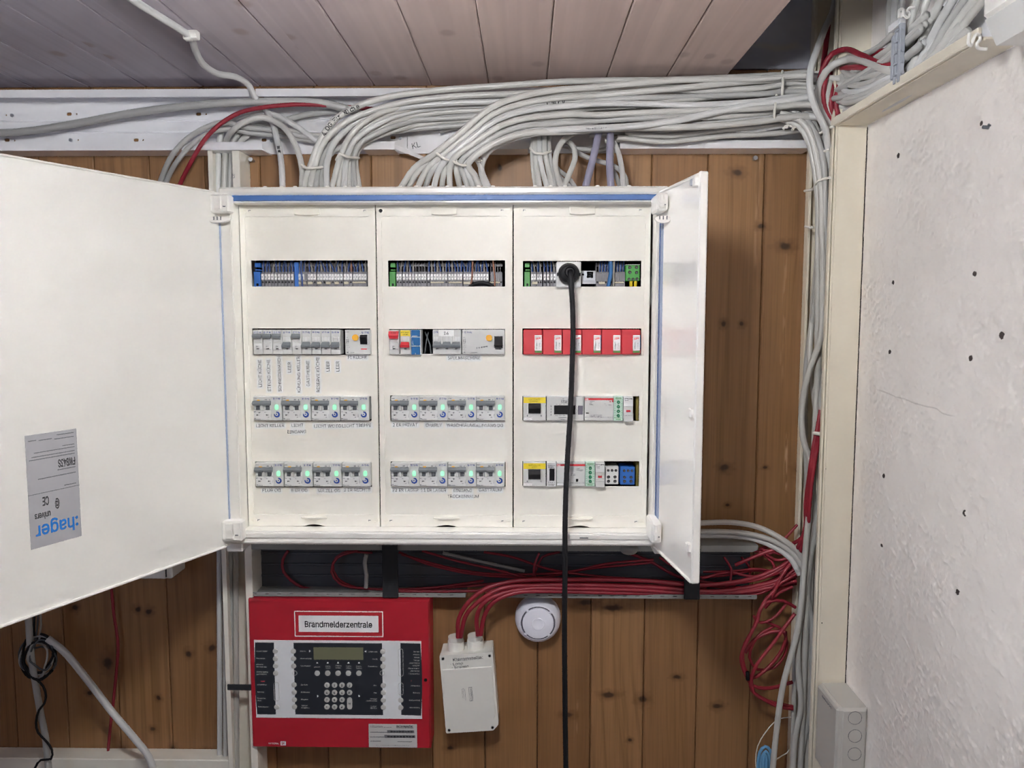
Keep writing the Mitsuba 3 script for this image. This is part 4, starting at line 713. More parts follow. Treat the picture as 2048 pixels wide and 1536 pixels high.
# socket, plug and its cord
P, Q = at(1113, 523, YD - .002), at(1162, 574.5, YD - .002); ys = YD - .002
t = thing('socket_outlet', 'light grey square socket outlet behind the black plug', 'socket'); C = (P + Q) / 2
put('frame', cbox(P[0], Q[0], ys, ys + .03, Q[2], P[2], .0014), 'device_white', t)
put('ring', ext(Point(C[0], C[2]).buffer(.0205, 24).difference(Point(C[0], C[2]).buffer(.0188, 24)), ys - .0012, ys), 'button_grey', t)
put('contact_clip', [cbox(C[0] - .0215, C[0] - .018, ys - .0022, ys, C[2] - .003, C[2] + .003, .0005), cbox(C[0] + .018, C[0] + .0215, ys - .0022, ys, C[2] - .003, C[2] + .003, .0005)], 'black_plastic', t)
t = thing('power_cord', 'black power plug in the socket with its thick black cable hanging straight down', 'power cable')
C = at(1138.5, 546.5, ys - .02)
pl = put('plug', [place(lathe([(0, -.001), (.0192, -.001), (.0192, .006), (.0178, .014), (.0155, .0185), (.012, .0205), (0, .0215)], 40), np.array([[1, 0, 0, C[0]], [0, 0, -1, ys], [0, 1, 0, C[2]], [0, 0, 0, 1.0]]))], 'black_plastic', t, 40)
put('plug_ridge', [place(lathe([(.0085, .0205), (.0105, .0235), (.0095, .0242), (.0078, .0212)], 32), np.array([[1, 0, 0, C[0] + .0012], [0, 0, -1, ys], [0, 1, 0, C[2] + .002], [0, 0, 0, 1.0]]))], 'black_plastic', pl, 40)
put('strain_relief', tube([(C[0] + .0015, ys - .019, C[2] + .004), (C[0] + .0026, ys - .026, C[2] - .008), (C[0] + .0036, ys - .027, C[2] - .020), (C[0] + .0040, ys - .027, C[2] - .030)], .0050, 12, step=.008), 'black_plastic', pl, True)
put('cable', tube([at(a, b, y_) for a, b, y_ in ((1140, 560, -.222), (1143, 580, -.226), (1145, 610, -.226), (1146, 660, -.226), (1144, 740, -.228), (1141, 820, -.232), (1136, 900, -.240), (1132, 980, -.252), (1130, 1060, -.262), (1130, 1140, -.268), (1129, 1250, -.268), (1130, 1400, -.262), (1132, 1560, -.258), (1134, 1800, -.250))], .0047, 14), 'cable_black', t, True)
# bare rail beside the socket
P, Q = at(1163, 522, -.165), at(1191, 573, -.165); k = thing('mounting_rail', 'bare steel mounting rail with a cross shaped hole beside the socket', 'rail'); z = at(1177, 549.5, -.165)
cross = unary_union([sbox(-.0014, -.0055, .0014, .0055), sbox(-.0055, -.0014, .0055, .0014)] + [Point(a, b).buffer(.0024, 6) for a, b in ((.0036, .0036), (-.0036, .0036), (.0036, -.0036), (-.0036, -.0036))])
from shapely.affinity import translate as shift
zt, zb = at(1177, 542, -.165)[2], at(1177, 562, -.165)[2]
K = at(1180, 549.5, -.165); K2 = at(1166, 549, -.165)
put('face', ext(sbox(P[0], zb, Q[0], zt).difference(unary_union([shift(cross, K[0], K[2]), Point(K2[0], K2[2]).buffer(.0018)])), -.165, -.1635), 'steel', k)
put('flange', [cbox(P[0], Q[0], -.1735, -.163, zb - .0016, zb, .0004), cbox(P[0], Q[0], -.1735, -.172, zb - .006, zb, .0004), cbox(P[0], Q[0], -.165, -.155, zt - .001, zt + .0006)], 'steel', k)
# printed paper labels
def plabel(s_, cx, cy, wpx, vertical=False, where='', lines=None, tilt=0.0, hpx=6.4):
    yl = YP - .0002; C = at(cx, cy, yl); sc = 1.475 / 1600; h_ = hpx * sc; t = thing('paper_label', f'white paper strip reading {s_} {where}'.strip() + (', leftmost in the middle panel' if s_[:2] == '22' else ', second in the middle panel' if s_[:2] == '11' else ''), 'label', 'printed paper strips')
    pw, ph = wpx * sc + .006, h_ + .006
    if vertical: pw, ph = ph, pw
    dz = 0
    if lines: dz = (cy - lines[1]) * sc; ph = ph + abs(dz)
    put('sheet', place(cbox(-pw / 2, pw / 2, yl - .0002, yl + .0001, -ph / 2, ph / 2), T_(C[0], 0, C[2] + dz / 2)), 'paper', t)
    first = lines[0] if lines else s_
    put('lettering', text(first, h_, C[0], C[2], yl - .0002, math.pi / 2 if vertical else tilt, wpx * sc, depth=.0002), 'ink', t)
    if lines: put('lettering', text(lines[2], h_, at(lines[3], lines[1], yl)[0], C[2] + dz, yl - .0002, tilt, lines[4] * sc, depth=.0002), 'ink', t)
k3 = 'under the third row'; k4 = 'under the bottom row'
for i, (s_, cx, y0, y1, wh) in enumerate((('LICHT KÜCHE', 519.9, 719.7, 774.3, 'upright'), ('STECKD KÜCHE', 537.8, 719.4, 783.2, 'upright'), ('SCHNEIDEMASCH', 559, 712.4, 783.2, 'upright'), ('LEER', 578.8, 724.3, 745, 'left of KÜHLUNG KELLER'), ('KÜHLUNG KELLER', 597.5, 712.4, 785.6, 'upright'),
                                     ('GASTHERME', 615.9, 721.4, 772.6, 'upright'), ('RESERVE KÜCHE', 636, 714.5, 784.5, 'upright'), ('LEER', 655.8, 722.7, 743, 'next to RESERVE KÜCHE'), ('LEER', 675.3, 722.7, 743, 'last of the upright ones'))):
    plabel(s_, cx, (y0 + y1) / 2, y1 - y0, True, wh)
for s_, cx, cy, wp, wh, ti in (('FI KÜCHE', 715, 714.6, 38, 'in the left panel', 0), ('LICHT KELLER', 540.4, 851, 57, k3, .02), ('LICHT WC EG', 655.2, 852, 55, k3, .01), ('LICHT TREPPE', 713.4, 851, 59, k3, .03), ('SPÜLMASCHINE', 928, 716, 64.6, 'in the middle panel', 0), ('2 ER PRIVAT', 810.3, 849.5, 49.6, k3, .02),
                           ('CHARLY', 867.6, 850.4, 32.7, k3, 0), ('WASCHRÄUME', 922.5, 850.4, 58.6, k3, 0), ('AUFGANG DG', 979, 851, 55, k3, .01), ('FLUR OG', 543.3, 980.5, 37.5, k4, 0), ('8 ER OG', 598.7, 980.5, 33.4, k4, 0), ('SÜLZEL OG', 658, 981, 46, k4, 0), ('2 ER RECHTS', 714.5, 979.7, 54, k4, .01),
                           ('22 ER LAGER', 810.9, 980.2, 53, k4, 0), ('11 ER LAGER', 867, 980.2, 51, k4, 0), ('GASTRAUM', 980.4, 979.7, 46.5, k4, .01)):
    plabel(s_, cx, cy, wp, False, wh, None, ti)
plabel('LICHT EINGANG', 595, 850.5, 23.6, False, k3, ('LICHT', 863.8, 'EINGANG', 593.8, 37.8), .02)
plabel('EINGANG TROCKENRAUM', 925.6, 981, 37, False, k4, ('EINGANG', 993, 'TROCKENRAUM', 926, 63.7))
# ================================================================ cables
def path(pts, y0=None, y1=None):
    """Points (px, py) or (px, py, depth); depths not given run evenly between those given."""
    n = len(pts); ys = [p[2] if len(p) > 2 else None for p in pts]
    if ys[0] is None: ys[0] = y0
    if ys[-1] is None: ys[-1] = y1 if y1 is not None else y0
    idx = [i for i, v in enumerate(ys) if v is not None]
    ys = np.interp(np.arange(n), idx, [ys[i] for i in idx])
    return [at(p[0], p[1], y) for p, y in zip(pts, ys)]
def cable(pts, r, m, lab, group=None, y0=None, y1=None, name='grey_cable', sides=10, step=.012, cat_='cable'):
    k = put(name, tube(path(pts, y0, y1) if not isinstance(pts[0], np.ndarray) else pts, r, sides, step=step), m, None, True)
    tag(k, lab, cat_, group); return k
def cable_text(k, pts, s_, start, h, m='ink', y0=None, y1=None, r=.005, name='lettering', flip=1):
    """Handwriting along a cable: each letter turned with the run, on the side towards the camera."""
    C = spline(path(pts, y0, y1), .004); d = np.r_[0, np.cumsum(np.linalg.norm(np.diff(C, axis=0), axis=1))]
    pos, ms = start, []
    for ch in s_:
        if ch == ' ': pos += h * .5; continue
        t = text(ch, h, 0, 0, 0, 0, raw=True, depth=.0005, bold=h > .004); w_ = t.bounds[1, 0] - t.bounds[0, 0]
        q = pos + w_ / 2; i = int(np.clip(np.searchsorted(d, q), 1, len(C) - 2)); P = C[i]; tg = C[i + 1] - C[i - 1]; tg = tg * flip / np.linalg.norm(tg)
        f = CAM - P; f -= tg * (f @ tg); f /= np.linalg.norm(f); up = np.cross(f, tg)
        V = t.vertices; u = np.clip(V[:, 1] / r, -.95, .95)
        t.vertices = P + np.outer(V[:, 0], tg) + np.outer(np.sin(u) * (r + .0004), up) + np.outer(np.cos(u) * (r + .0001) + V[:, 2], f)
        ms.append(t); pos += w_ + h * .16
    put(name, ms, m, k)
GT = -.150                                              # where cables enter the cabinet top
def lanes(x):  # the height of the bundle's upper and lower edge along the wall
    return np.interp(x, (1044, 1111, 1250, 1400, 1560, 1640), (186, 180, 169, 160, 153, 146)), np.interp(x, (1044, 1111, 1250, 1400, 1560, 1640), (262, 264, 259, 256, 238, 226))
def lane(s, x):
    a, b = lanes(x); return a + (b - a) * s
shades = ['cable_grey', 'cable_grey', 'cable_light', 'cable_grey', 'cable_mid']
# the bundle turns out of the wall duct into the duct of the right wall
def corner_tail(s, k):
    """From the corner along the right wall to the comb: room points inside the open duct."""
    x = XF + .010 + .040 * ((k * 5) % 7) / 6; z = ZR + .018 + .070 * (1 - s) + .006 * math.sin(k * 2.1)
    return [np.array([x - .010, -.11 - .02 * (k % 3), z - .004 * (k % 2)]), np.array([x, -.20, z - .006]), np.array([x + .001, -.32, z - .010]), np.array([x, -.45, z])]
def run(head, s, k, ydepth, perm=0.0, tail=True):
    """The rest of a cable from the middle of the bundle to the corner and on."""
    wob = lambda x, a: 2.2 * math.sin(x * .013 + k * 1.9) + a * math.sin(x * .021 + k)
    ss = s
    pts = path(head)
    for x, q in ((1190, .15), (1270, .35), (1350, .6), (1430, .8), (1520, .95), (1600, 1.0)):
        t = ss + (perm - 0) * q
        y = ydepth + .005 * math.sin(x * .017 + k * 2.3)
        pts.append(at(x, lane(min(max(t, .0), 1.02), x) + wob(x, .8), y))
    if tail: pts += corner_tail(s + perm, k)
    else: pts.append(at(1650, lane(s + perm, 1650), ydepth))
    return pts
# first bunch, at the left of the cabinet top
A_ = 'bunch of five cables entering the cabinet top at its left'
gA = 'cables of the first bunch'
A1 = [(607, 374, GT), (619, 337, -.130), (637, 288, -.120), (668, 241, -.112), (715, 213, -.106), (771, 195, -.100), (873, 181, -.095), (1010, 171, -.09), (1113, 164, -.085)]
P1 = path(A1) + [at(x, y, -.075) for x, y in ((1215, 161), (1330, 160), (1440, 156), (1560, 150), (1620, 146))] + corner_tail(0, 3)
k = cable(P1, .0058, 'cable_grey', 'outer grey cable with black handwriting of the leftmost cable bunch on the cabinet', gA)
cable_text(k, A1, '4.OG Flur Küche', .11, .0078, r=.0058)
A2 = [(621, 374, GT), (628, 337, -.128), (650, 281, -.118), (693, 243, -.108), (747, 221, -.10), (805, 205, -.095), (907, 193, -.088), (1044, 187, -.08), (1140, 182, -.07)]
cable(run(A2, .08, 1, -.06, .05), .0058, 'cable_grey', 'second grey cable from the left of the leftmost bunch on the cabinet', gA)
A3 = [(654, 374, GT), (655, 324, -.120), (668, 287, -.108), (693, 260, -.098), (722, 238, -.092), (800, 216, -.085), (907, 206, -.08), (1044, 202, -.07), (1140, 196, -.06)]
cable(run(A3, .2, 4, -.05, .1), .0056, 'cable_light', 'pale grey cable curving up alone between the first and second bunch', gA)
cable([(632, 374, GT), (638, 337, -.118), (652, 302, -.10), (684, 268, -.085), (735, 250, -.07), (800, 242, -.06), (907, 236, -.05), (1040, 228, -.045), (1180, 222, -.04)], .0052, 'cable_mid', 'thin darker cable inside the leftmost bunch', gA)
cable([(644, 374, GT), (646, 340, -.115), (660, 310, -.10), (690, 290, -.08), (730, 275, -.06), (800, 262, -.045), (930, 250, -.04), (1040, 243, -.035)], .0050, 'cable_mid', 'lowest thin grey cable of the leftmost bunch', gA)
gB = 'cables of the second bunch'
for i, (bx, tx, c1, c2, c3, c4, s) in enumerate(((664, 680, (700, 272), (738, 238), (800, 214), (905, 200), .14), (677, 687, (704, 277), (745, 245), (806, 220), (907, 207), .26), (688, 694, (710, 280), (752, 250), (812, 226), (910, 213), .36), (700, 702, (716, 284), (758, 256), (820, 234), (915, 222), .48), (709, 708, (720, 288), (764, 262), (828, 242), (920, 232), .58), (718, 712, (722, 292), (768, 268), (838, 250), (930, 241), .68))):
    yb = -.138 + .008 * i + .010 * (i % 2)
    cable(run([(bx, 374, GT + .006 * (i % 2)), (tx, 316, yb), c1 + (yb + .012,), c2 + (yb + .018,), c3 + (-.085 + .008 * i,), c4 + (-.075 + .007 * i,), (1044, lane(s, 1044), -.06 + .004 * i), (1120, lane(s, 1120), -.05 + .003 * i)], s, 10 + i, -.060 + .012 * (i % 2) + .003 * i, (.1, -.1, .06, .12, -.08, .0)[i], tail=i in (0, 2, 4)), .0053, shades[i % 5], f'grey cable, {nth(i)} from the left of the second tied bunch on the cabinet', gB)
# middle bunches
gC = 'cables of the two middle bunches'
botC = [803, 817, 836, 851, 868, 884]; botD = [900, 920, 935, 947, 959]
for i in range(11):
    left = i < 6
    s = i / 10.0
    bx = botC[i] if left else botD[i - 6]
    if left: tx, ty = 872 + 5 * i, 305 + 3.6 * i
    else: tx, ty = 906 + 7.5 * (i - 6), 319 + 2.6 * (i - 6)
    f = lambda a, b: (a[0] + (b[0] - a[0]) * s, a[1] + (b[1] - a[1]) * s)
    y = -.168 + .013 * (i % 2) + .003 * (i % 3)
    head = [(bx, 374, GT - .004 + .012 * (i % 2)), ((bx + tx) / 2 + (-10 + 1.4 * i if left else -4 + 1.2 * (i - 6)), (374 + ty) / 2 - 2, -.158), (tx, ty, y - .004), f((925, 262), (968, 299)) + (y - .006,), f((981, 216), (1012, 277)) + (y - .004,), f((1037, 194), (1055, 266)) + (y + .006,), (1111, lane(s, 1111), y + .022), (1150, lane(s, 1150), y + .032)]
    pts = run(head, s, 20 + i, -.126 + .016 * (i % 2) + .004 * (i % 3), (.0, .14, -.1, .08, .14, -.16, .1, .1, -.12, .08, -.02)[i])
    which = f'{nth(i)} from the left of the two middle tied bunches on the cabinet'
    k = cable(pts, (.0058, .0055, .0056, .0054, .0056, .0054, .0056, .0058, .0055, .0056, .0062)[i], shades[(i * 3) % 5], f'grey cable, {which}', gC)
    if i == 3: cable_text(k, head, 'Charly.', .285, .0072, r=.0056)
# lowest cable of the bundle, with a printed line
P5 = [(972, 374, GT), (962, 335, -.135), (975, 304, -.15), (1010, 283, -.152), (1060, 268, -.15), (1120, 260, -.145), (1180, 257, -.14), (1225, 255, -.14), (1290, 250, -.135)]
k = cable(path(P5) + [at(x, y, -.128) for x, y in ((1370, 238), (1440, 222), (1510, 208), (1580, 200), (1620, 194))] + corner_tail(.5, 2), .0062, 'cable_light', 'lowest pale cable of the bundle with a printed line, right of the middle bunches', gC)
cable_text(k, P5, 'YM-J 3x2,5 CE 2019', .262, .0028, 'ink_grey', r=.0062)
cable([(978, 374, GT), (968, 352, -.14), (957, 325, -.14), (948, 312, -.13)], .0046, 'cable_light', 'short pale cable leaning out to the right of the middle bunches', gC)
# fill of the bundle behind, seen between the others
gF = 'cables deep in the bundle along the wall'
for i in range(9):
    s = (i + .4) / 9
    cable(run([(760 + 40 * (i % 5), 226 + 4.6 * i, -.022), (900, 222 + 4.2 * i, -.024), (1040, lane(s, 1040) + 4, -.028), (1130, lane(s, 1130) + 3, -.03)], s, 40 + i, -.040 + .014 * (i % 2), (-.1, .12, .05, -.12, .1, -.06, .1, -.1, .02)[i], tail=i % 2 == 0), .0054, ('cable_mid', 'cable_grey')[i % 2], f'grey cable deep in the bundle behind the front cables, {nth(i)} from above', gF, sides=8)
gL = 'low cables at the right end of the bundle'
for i, (pts, r) in enumerate((([(1235, 275), (1330, 284), (1385, 279), (1450, 272), (1530, 268), (1590, 262), (1640, 250)], .0050), ([(1250, 268), (1340, 272), (1430, 263), (1500, 256), (1580, 246), (1640, 236)], .0052), ([(1405, 243), (1445, 250), (1470, 261), (1500, 266), (1540, 256), (1572, 251), (1600, 247)], .0046),
                            ([(1210, 282), (1260, 276), (1340, 262), (1420, 256), (1500, 250), (1600, 240)], .0050), ([(1180, 270), (1300, 262), (1400, 250), (1480, 240), (1560, 232), (1640, 224)], .0056), ([(1180, 262), (1290, 256), (1380, 240), (1470, 232), (1560, 221), (1640, 214)], .0056))):
    cable(pts, r, shades[i % 5], f'low grey cable at the right end of the bundle, {nth(i)} from below', gL, -.085 + .004 * i, -.075)
# cables from the left
cable([(-60, 262, -.040), (0, 266, -.040), (60, 262, -.042), (137, 250, -.046), (273, 225, -.052), (410, 209, -.056), (547, 203, -.058), (640, 206, -.056), (690, 217, -.05), (740, 232, -.035), (850, 240, -.028)], .0076, 'cable_mid', 'thick grey cable crossing the white wall duct from the left photo edge')
cable([(340, 420, -.03), (359, 371, -.03), (387, 315, -.066), (408, 281, -.070), (439, 249, -.070), (480, 225, -.068), (525, 215, -.066), (592, 209, -.062), (659, 211, -.056), (704, 215, -.046), (800, 222, -.03)], .0042, 'cable_red', 'red cable arching out from behind the large door over the white duct', None, name='red_cable')
cable([(305, 420, -.03), (321, 364, -.03), (345, 310, -.064), (374, 278, -.068), (412, 255, -.064), (446, 245, -.055), (498, 256, -.040), (547, 260, -.034), (600, 272, -.028), (680, 282, -.02)], .0054, 'cable_mid', 'outer grey cable coming up behind the large door left of the red one')
cable([(318, 420, -.03), (332, 366, -.03), (355, 322, -.062), (385, 288, -.064), (415, 268, -.060), (455, 258, -.05), (500, 266, -.036), (560, 272, -.026), (640, 285, -.02)], .0050, 'cable_mid', 'inner grey cable coming up behind the large door left of the red one')
gU = 'cables rising from the left upright duct'
for i, (pts, y1) in enumerate((([(440, 1600), (438, 900), (436, 400), (437, 330), (438, 290), (448, 254), (480, 232), (525, 225), (558, 233), (592, 252), (626, 277), (660, 300)], -.03),
                               ([(452, 1600), (450, 900), (447, 400), (450, 330), (452, 284), (471, 256), (495, 241), (525, 235), (555, 246), (580, 270), (596, 303), (604, 335), (604, 374)], -.13),
                               ([(464, 1600), (461, 900), (458, 400), (462, 330), (466, 286), (480, 265), (502, 252), (535, 246), (570, 240), (614, 229), (671, 223), (760, 224), (860, 230)], -.024),
                               ([(474, 1600), (470, 900), (466, 400), (470, 340), (474, 296), (488, 276), (514, 262), (545, 257), (580, 262), (620, 270), (690, 272), (780, 266)], -.018))):
    cable(pts, .0056, shades[(i + 2) % 5], f'grey cable rising from the left upright duct, {nth(i)} arc from outside', gU, -.022 - .004 * (i % 2), y1 if i != 1 else None) if i != 1 else cable([p + ((-.026,) if j < 5 else (-.066,) if j < 9 else (GT,) if j == 12 else (-.10 - .01 * (j - 9),)) for j, p in enumerate(pts)], .0058, 'cable_grey', 'grey cable arching from the left upright duct down to the first bunch', gU)
# cable from the ceiling
zc_ = CEIL - .007
ce = [atz(215, -40, zc_), atz(267, 0, zc_), atz(322, 35, zc_), atz(368, 64, zc_), atz(382, 76, zc_), at(392, 104, -.255), at(408, 130, -.20), at(437, 148, -.15), at(472, 154, -.11), at(499, 172, -.075), at(508, 192, -.066), at(520, 206, -.052), at(534, 222, -.045), at(546, 248, -.045), at(554, 280, -.062), at(560, 307, -.085), at(564, 345, -.13), at(565, 374, GT)]
k = cable(ce, .0058, 'cable_light', 'pale cable along the ceiling boards dropping down to the cabinet top')
cable_text(k, [(546, 248, -.045), (554, 280, -.062), (560, 307, -.085), (564, 345, -.13), (565, 374, GT)], 'ko wz', .060, .006, r=.0058)
P = atz(380, 70, zc_)
k = thing('cable_clip', 'white plastic clip holding the pale cable to the ceiling boards', 'clip')
put('saddle', [cbox(P[0] - .010, P[0] + .004, P[1] - .006, P[1] + .006, zc_ - .0085, CEIL - .0005, .002)], 'white_plastic', k)
put('nail_block', cbox(P[0] + .002, P[0] + .014, P[1] - .007, P[1] + .007, CEIL - .014, CEIL - .0005, .0015), 'white_plastic', k)
# right bunch on the cabinet top
gD = 'cables of the right bunch'
for i, (pts, r) in enumerate((([(1071, 374, GT), (1066, 340, -.12), (1064, 303, -.115), (1067, 270, -.09), (1070, 255, -.07)], .0040), ([(1079, 374, GT), (1071, 317, -.125), (1070, 288, -.115), (1071, 262, -.09)], .0052), ([(1094, 374, GT), (1084, 339, -.128), (1079, 308, -.125), (1079, 270, -.10), (1080, 255, -.08)], .0050), ([(1104, 374, GT), (1095, 332, -.126), (1089, 302, -.12), (1090, 268, -.10), (1091, 250, -.08)], .0050), ([(1110, 374, GT), (1102, 330, -.12), (1098, 296, -.11), (1099, 266, -.09), (1100, 250, -.07)], .0044))):
    cable(pts, r, shades[i % 5], f'grey cable, {nth(i)} from the left of the upright tied bunch right of the middle', gD)
for lab, m_, r, pts in (('grey cable making a wide bow beside the upright tied bunch', 'cable_grey', .0056, [(1122, 374, GT), (1111, 339, -.125), (1112, 310, -.12), (1122, 287, -.11), (1140, 270, -.085), (1160, 262, -.06)]),
                        ('grey cable making a narrow bow left of the violet ones', 'cable_grey', .0052, [(1127, 374, GT), (1140, 345, -.125), (1150, 318, -.12), (1149, 300, -.11), (1141, 286, -.08), (1130, 278, -.05)]),
                        ('thick violet grey cable leaning right into the bundle', 'cable_violet', .0068, [(1171, 374, GT), (1182, 333, -.135), (1191, 296, -.13), (1197, 268, -.105), (1203, 250, -.08)]),
                        ('thick violet grey cable standing upright beside the leaning one', 'cable_violet', .0068, [(1222, 374, GT), (1219, 326, -.135), (1220, 292, -.13), (1221, 264, -.105), (1222, 248, -.08)]),
                        ('pale cable bowing out to the right of the violet ones', 'cable_light', .0050, [(1246, 374, GT), (1244, 340, -.12), (1237, 306, -.115), (1227, 284, -.095), (1214, 268, -.06)]),
                        ('grey cable passing behind the violet ones down to the right', 'cable_mid', .0046, [(1254, 374, GT), (1247, 348, -.11), (1228, 332, -.10), (1196, 322, -.09), (1166, 311, -.07), (1140, 296, -.04)]),
                        ('darker grey cable behind the violet ones near the cabinet top', 'cable_mid', .0044, [(1240, 374, -.12), (1232, 352, -.10), (1224, 334, -.09), (1224, 300, -.06)]),
                        ('thin grey cable crossing low behind the bowed ones', 'cable_mid', .0042, [(1150, 374, GT), (1134, 352, -.11), (1118, 341, -.095), (1110, 320, -.06), (1118, 290, -.03)]),
                        ('second thin grey cable crossing low behind the bowed ones', 'cable_mid', .0040, [(1140, 374, GT), (1126, 360, -.11), (1116, 350, -.095), (1108, 330, -.06)]),
                        ('grey cable lying across the open part of the duct behind the violet ones', 'cable_mid', .0048, [(1120, 290, -.03), (1160, 297, -.034), (1200, 301, -.034), (1240, 290, -.03), (1290, 276, -.03)])):
    cable(pts, r, m_, lab)
# cable ties
def tie(pts, lab, y, r=.0016, m='tie_white', flat=.5, block=None):
    ys = y if isinstance(y, (list, tuple)) else [y] * len(pts)
    k = thing('cable_tie', lab, 'cable tie', 'cable ties')
    put('band', tube([at(a, b, v) for (a, b), v in zip(pts, ys)], r * 1.5, 8, step=.004), m, k, True)
    if block: B = at(block[0], block[1], ys[0] - .003); put('lock', cbox(B[0] - .0035, B[0] + .0035, B[1] - .003, B[1] + .003, B[2] - .003, B[2] + .003, .001), m, k)
tie([(603, 330), (612, 336), (628, 336), (645, 334)], 'cable tie around the leftmost bunch on the cabinet', [-.132, -.142, -.142, -.125], block=(608, 334))
tie([(672, 320), (680, 309), (696, 314), (718, 316)], 'cable tie around the second bunch on the cabinet', [-.135, -.148, -.142, -.10], block=(681, 309))
tie([(870, 300), (876, 309), (890, 318), (902, 320)], 'cable tie around the third bunch on the cabinet', [-.165, -.178, -.178, -.165], block=(877, 309))
tie([(902, 318), (910, 325), (926, 331), (940, 326)], 'cable tie around the fourth bunch on the cabinet', [-.165, -.178, -.178, -.165], block=(911, 322))
tie([(948, 312), (957, 322), (966, 318)], 'cable tie on the short cable right of the fourth bunch', [-.14, -.152, -.14], block=(957, 321))
tie([(1060, 296), (1070, 306), (1086, 307), (1102, 302)], 'cable tie around the upright bunch right of the middle', [-.12, -.135, -.135, -.118], block=(1075, 308))
tie([(1565, 142), (1566, 160), (1565, 176), (1564, 194)], 'upper cable tie around the right end of the bundle', [-.12, -.132, -.132, -.12])
tie([(1553, 190), (1551, 206), (1549, 222), (1548, 240)], 'lower cable tie around the right end of the bundle', [-.12, -.132, -.132, -.12])
tie([(1566, 258), (1575, 250), (1586, 254)], 'cut cable tie end below the bundle near the corner', -.10, block=(1572, 254))
tie([(1584, 260), (1592, 250), (1598, 244)], 'cut cable tie beside the other cut one near the corner', -.10, block=(1592, 253))
tie([(1632, 271), (1644, 264), (1655, 257), (1668, 253)], 'cable tie where the cables turn down into the corner duct', [-.11, -.13, -.14, -.15])
tie([(1632, 312), (1645, 304), (1658, 300)], 'cable tie on the loose pale cable in the corner duct', [-.11, -.13, -.14])
tie([(1609, 382), (1626, 378), (1634, 364), (1650, 357), (1662, 355)], 'long cable tie with a loose end on the corner duct', [-.06, -.09, -.125, -.14, -.148], block=(1624, 379))
tie([(1609, 453), (1618, 455), (1628, 455)], 'cable tie stub on the rim of the corner duct', [-.05, -.05, -.05], block=(1623, 455))
# cables going down the corner duct
gE = 'cables in the corner duct'
def vx(f, z): return np.array([XF + .008 + (XR - XF - .014) * f, 0, z])
down = [([(1540, 232, -.10), (1570, 240, -.10), (1598, 252, -.105), (1616, 280, -.11), (1628, 330, -.11), (1636, 400, -.11), (1636, 520, -.105), (1635, 640, -.10), (1634, 760, -.09), (1628, 900, -.09), (1624, 1060, -.085), (1618, 1300, -.08), (1612, 1600, -.08)], .0058, 'cable_grey', 'first'),
        ([(1560, 226, -.11), (1596, 238, -.115), (1616, 258, -.12), (1630, 300, -.125), (1641, 370, -.125), (1644, 480, -.12), (1645, 600, -.115), (1640, 680, -.11), (1619, 740, -.10), (1606, 795, -.09), (1603, 830, -.085), (1607, 880, -.085), (1622, 930, -.09), (1626, 1010, -.09), (1620, 1110, -.09), (1612, 1240, -.09), (1606, 1400, -.09), (1598, 1600, -.09)], .0060, 'cable_grey', 'second'),
        ([(1580, 220, -.10), (1612, 240, -.11), (1630, 266, -.12), (1646, 320, -.13), (1650, 420, -.125), (1648, 540, -.11), (1640, 650, -.095), (1636, 760, -.09), (1640, 860, -.09), (1642, 960, -.10), (1631, 1060, -.10), (1620, 1120, -.095), (1615, 1190, -.09), (1624, 1250, -.09), (1620, 1420, -.085), (1606, 1490, -.085), (1594, 1600, -.08)], .0060, 'cable_mid', 'third'),
        ([(1600, 212, -.09), (1622, 236, -.10), (1640, 280, -.11), (1652, 340, -.12), (1640, 470, -.11), (1630, 600, -.06), (1613, 730, -.045), (1610, 850, -.04), (1614, 960, -.04), (1612, 1100, -.04), (1604, 1300, -.04), (1600, 1600, -.04)], .0056, 'cable_mid', 'fourth'),
        ([(1632, 215, -.06), (1642, 300, -.06), (1640, 450, -.055), (1625, 620, -.05), (1620, 720, -.06), (1632, 828, -.07), (1638, 900, -.08), (1640, 1040, -.08), (1630, 1200, -.075), (1628, 1400, -.07), (1622, 1600, -.07)], .0054, 'cable_grey', 'fifth'),
        ([(1640, 215, -.10), (1654, 320, -.12), (1656, 480, -.12), (1652, 700, -.115), (1640, 840, -.11), (1643, 1000, -.11), (1634, 1200, -.10), (1630, 1600, -.10)], .0054, 'cable_mid', 'sixth')]
for pts, r, m_, o in down: cable(pts, r, m_, f'grey cable running down the corner duct, {o} of six', gE)
lo = [(1672, -40), (1668, 12), (1648, 62), (1632, 105), (1622, 137), (1620, 178), (1635, 226), (1651, 258), (1655, 292), (1656, 340), (1655, 420), (1653, 520)]
cable([p + (v,) for p, v in zip(lo, (-.05, -.07, -.12, -.16, -.18, -.185, -.17, -.155, -.135, -.12, -.11, -.10))], .0060, 'cable_light', 'loose pale cable bowing in front of the corner from the ceiling opening downwards')
for i, (pts, yy) in enumerate((([(1625, 954), (1616, 1045), (1607, 1149), (1602, 1211), (1594, 1265), (1565, 1376), (1551, 1480), (1542, 1580)], -.105), ([(1631, 1037), (1619, 1107), (1606, 1200), (1596, 1293), (1598, 1356), (1602, 1410), (1590, 1480), (1584, 1580)], -.095), ([(1600, 1250), (1601, 1314), (1612, 1376), (1624, 1440), (1632, 1520), (1632, 1600)], -.075), ([(1590, 1297), (1588, 1397), (1586, 1480), (1585, 1580)], -.06), ([(1596, 1330), (1608, 1400), (1620, 1460), (1626, 1600)], -.05))):
    cable(pts, .0060 if i < 2 else .0050, shades[i], f'grey cable coming out of the lower corner duct, {nth(i)} from the left at its top', 'cables leaving the lower corner duct', yy)
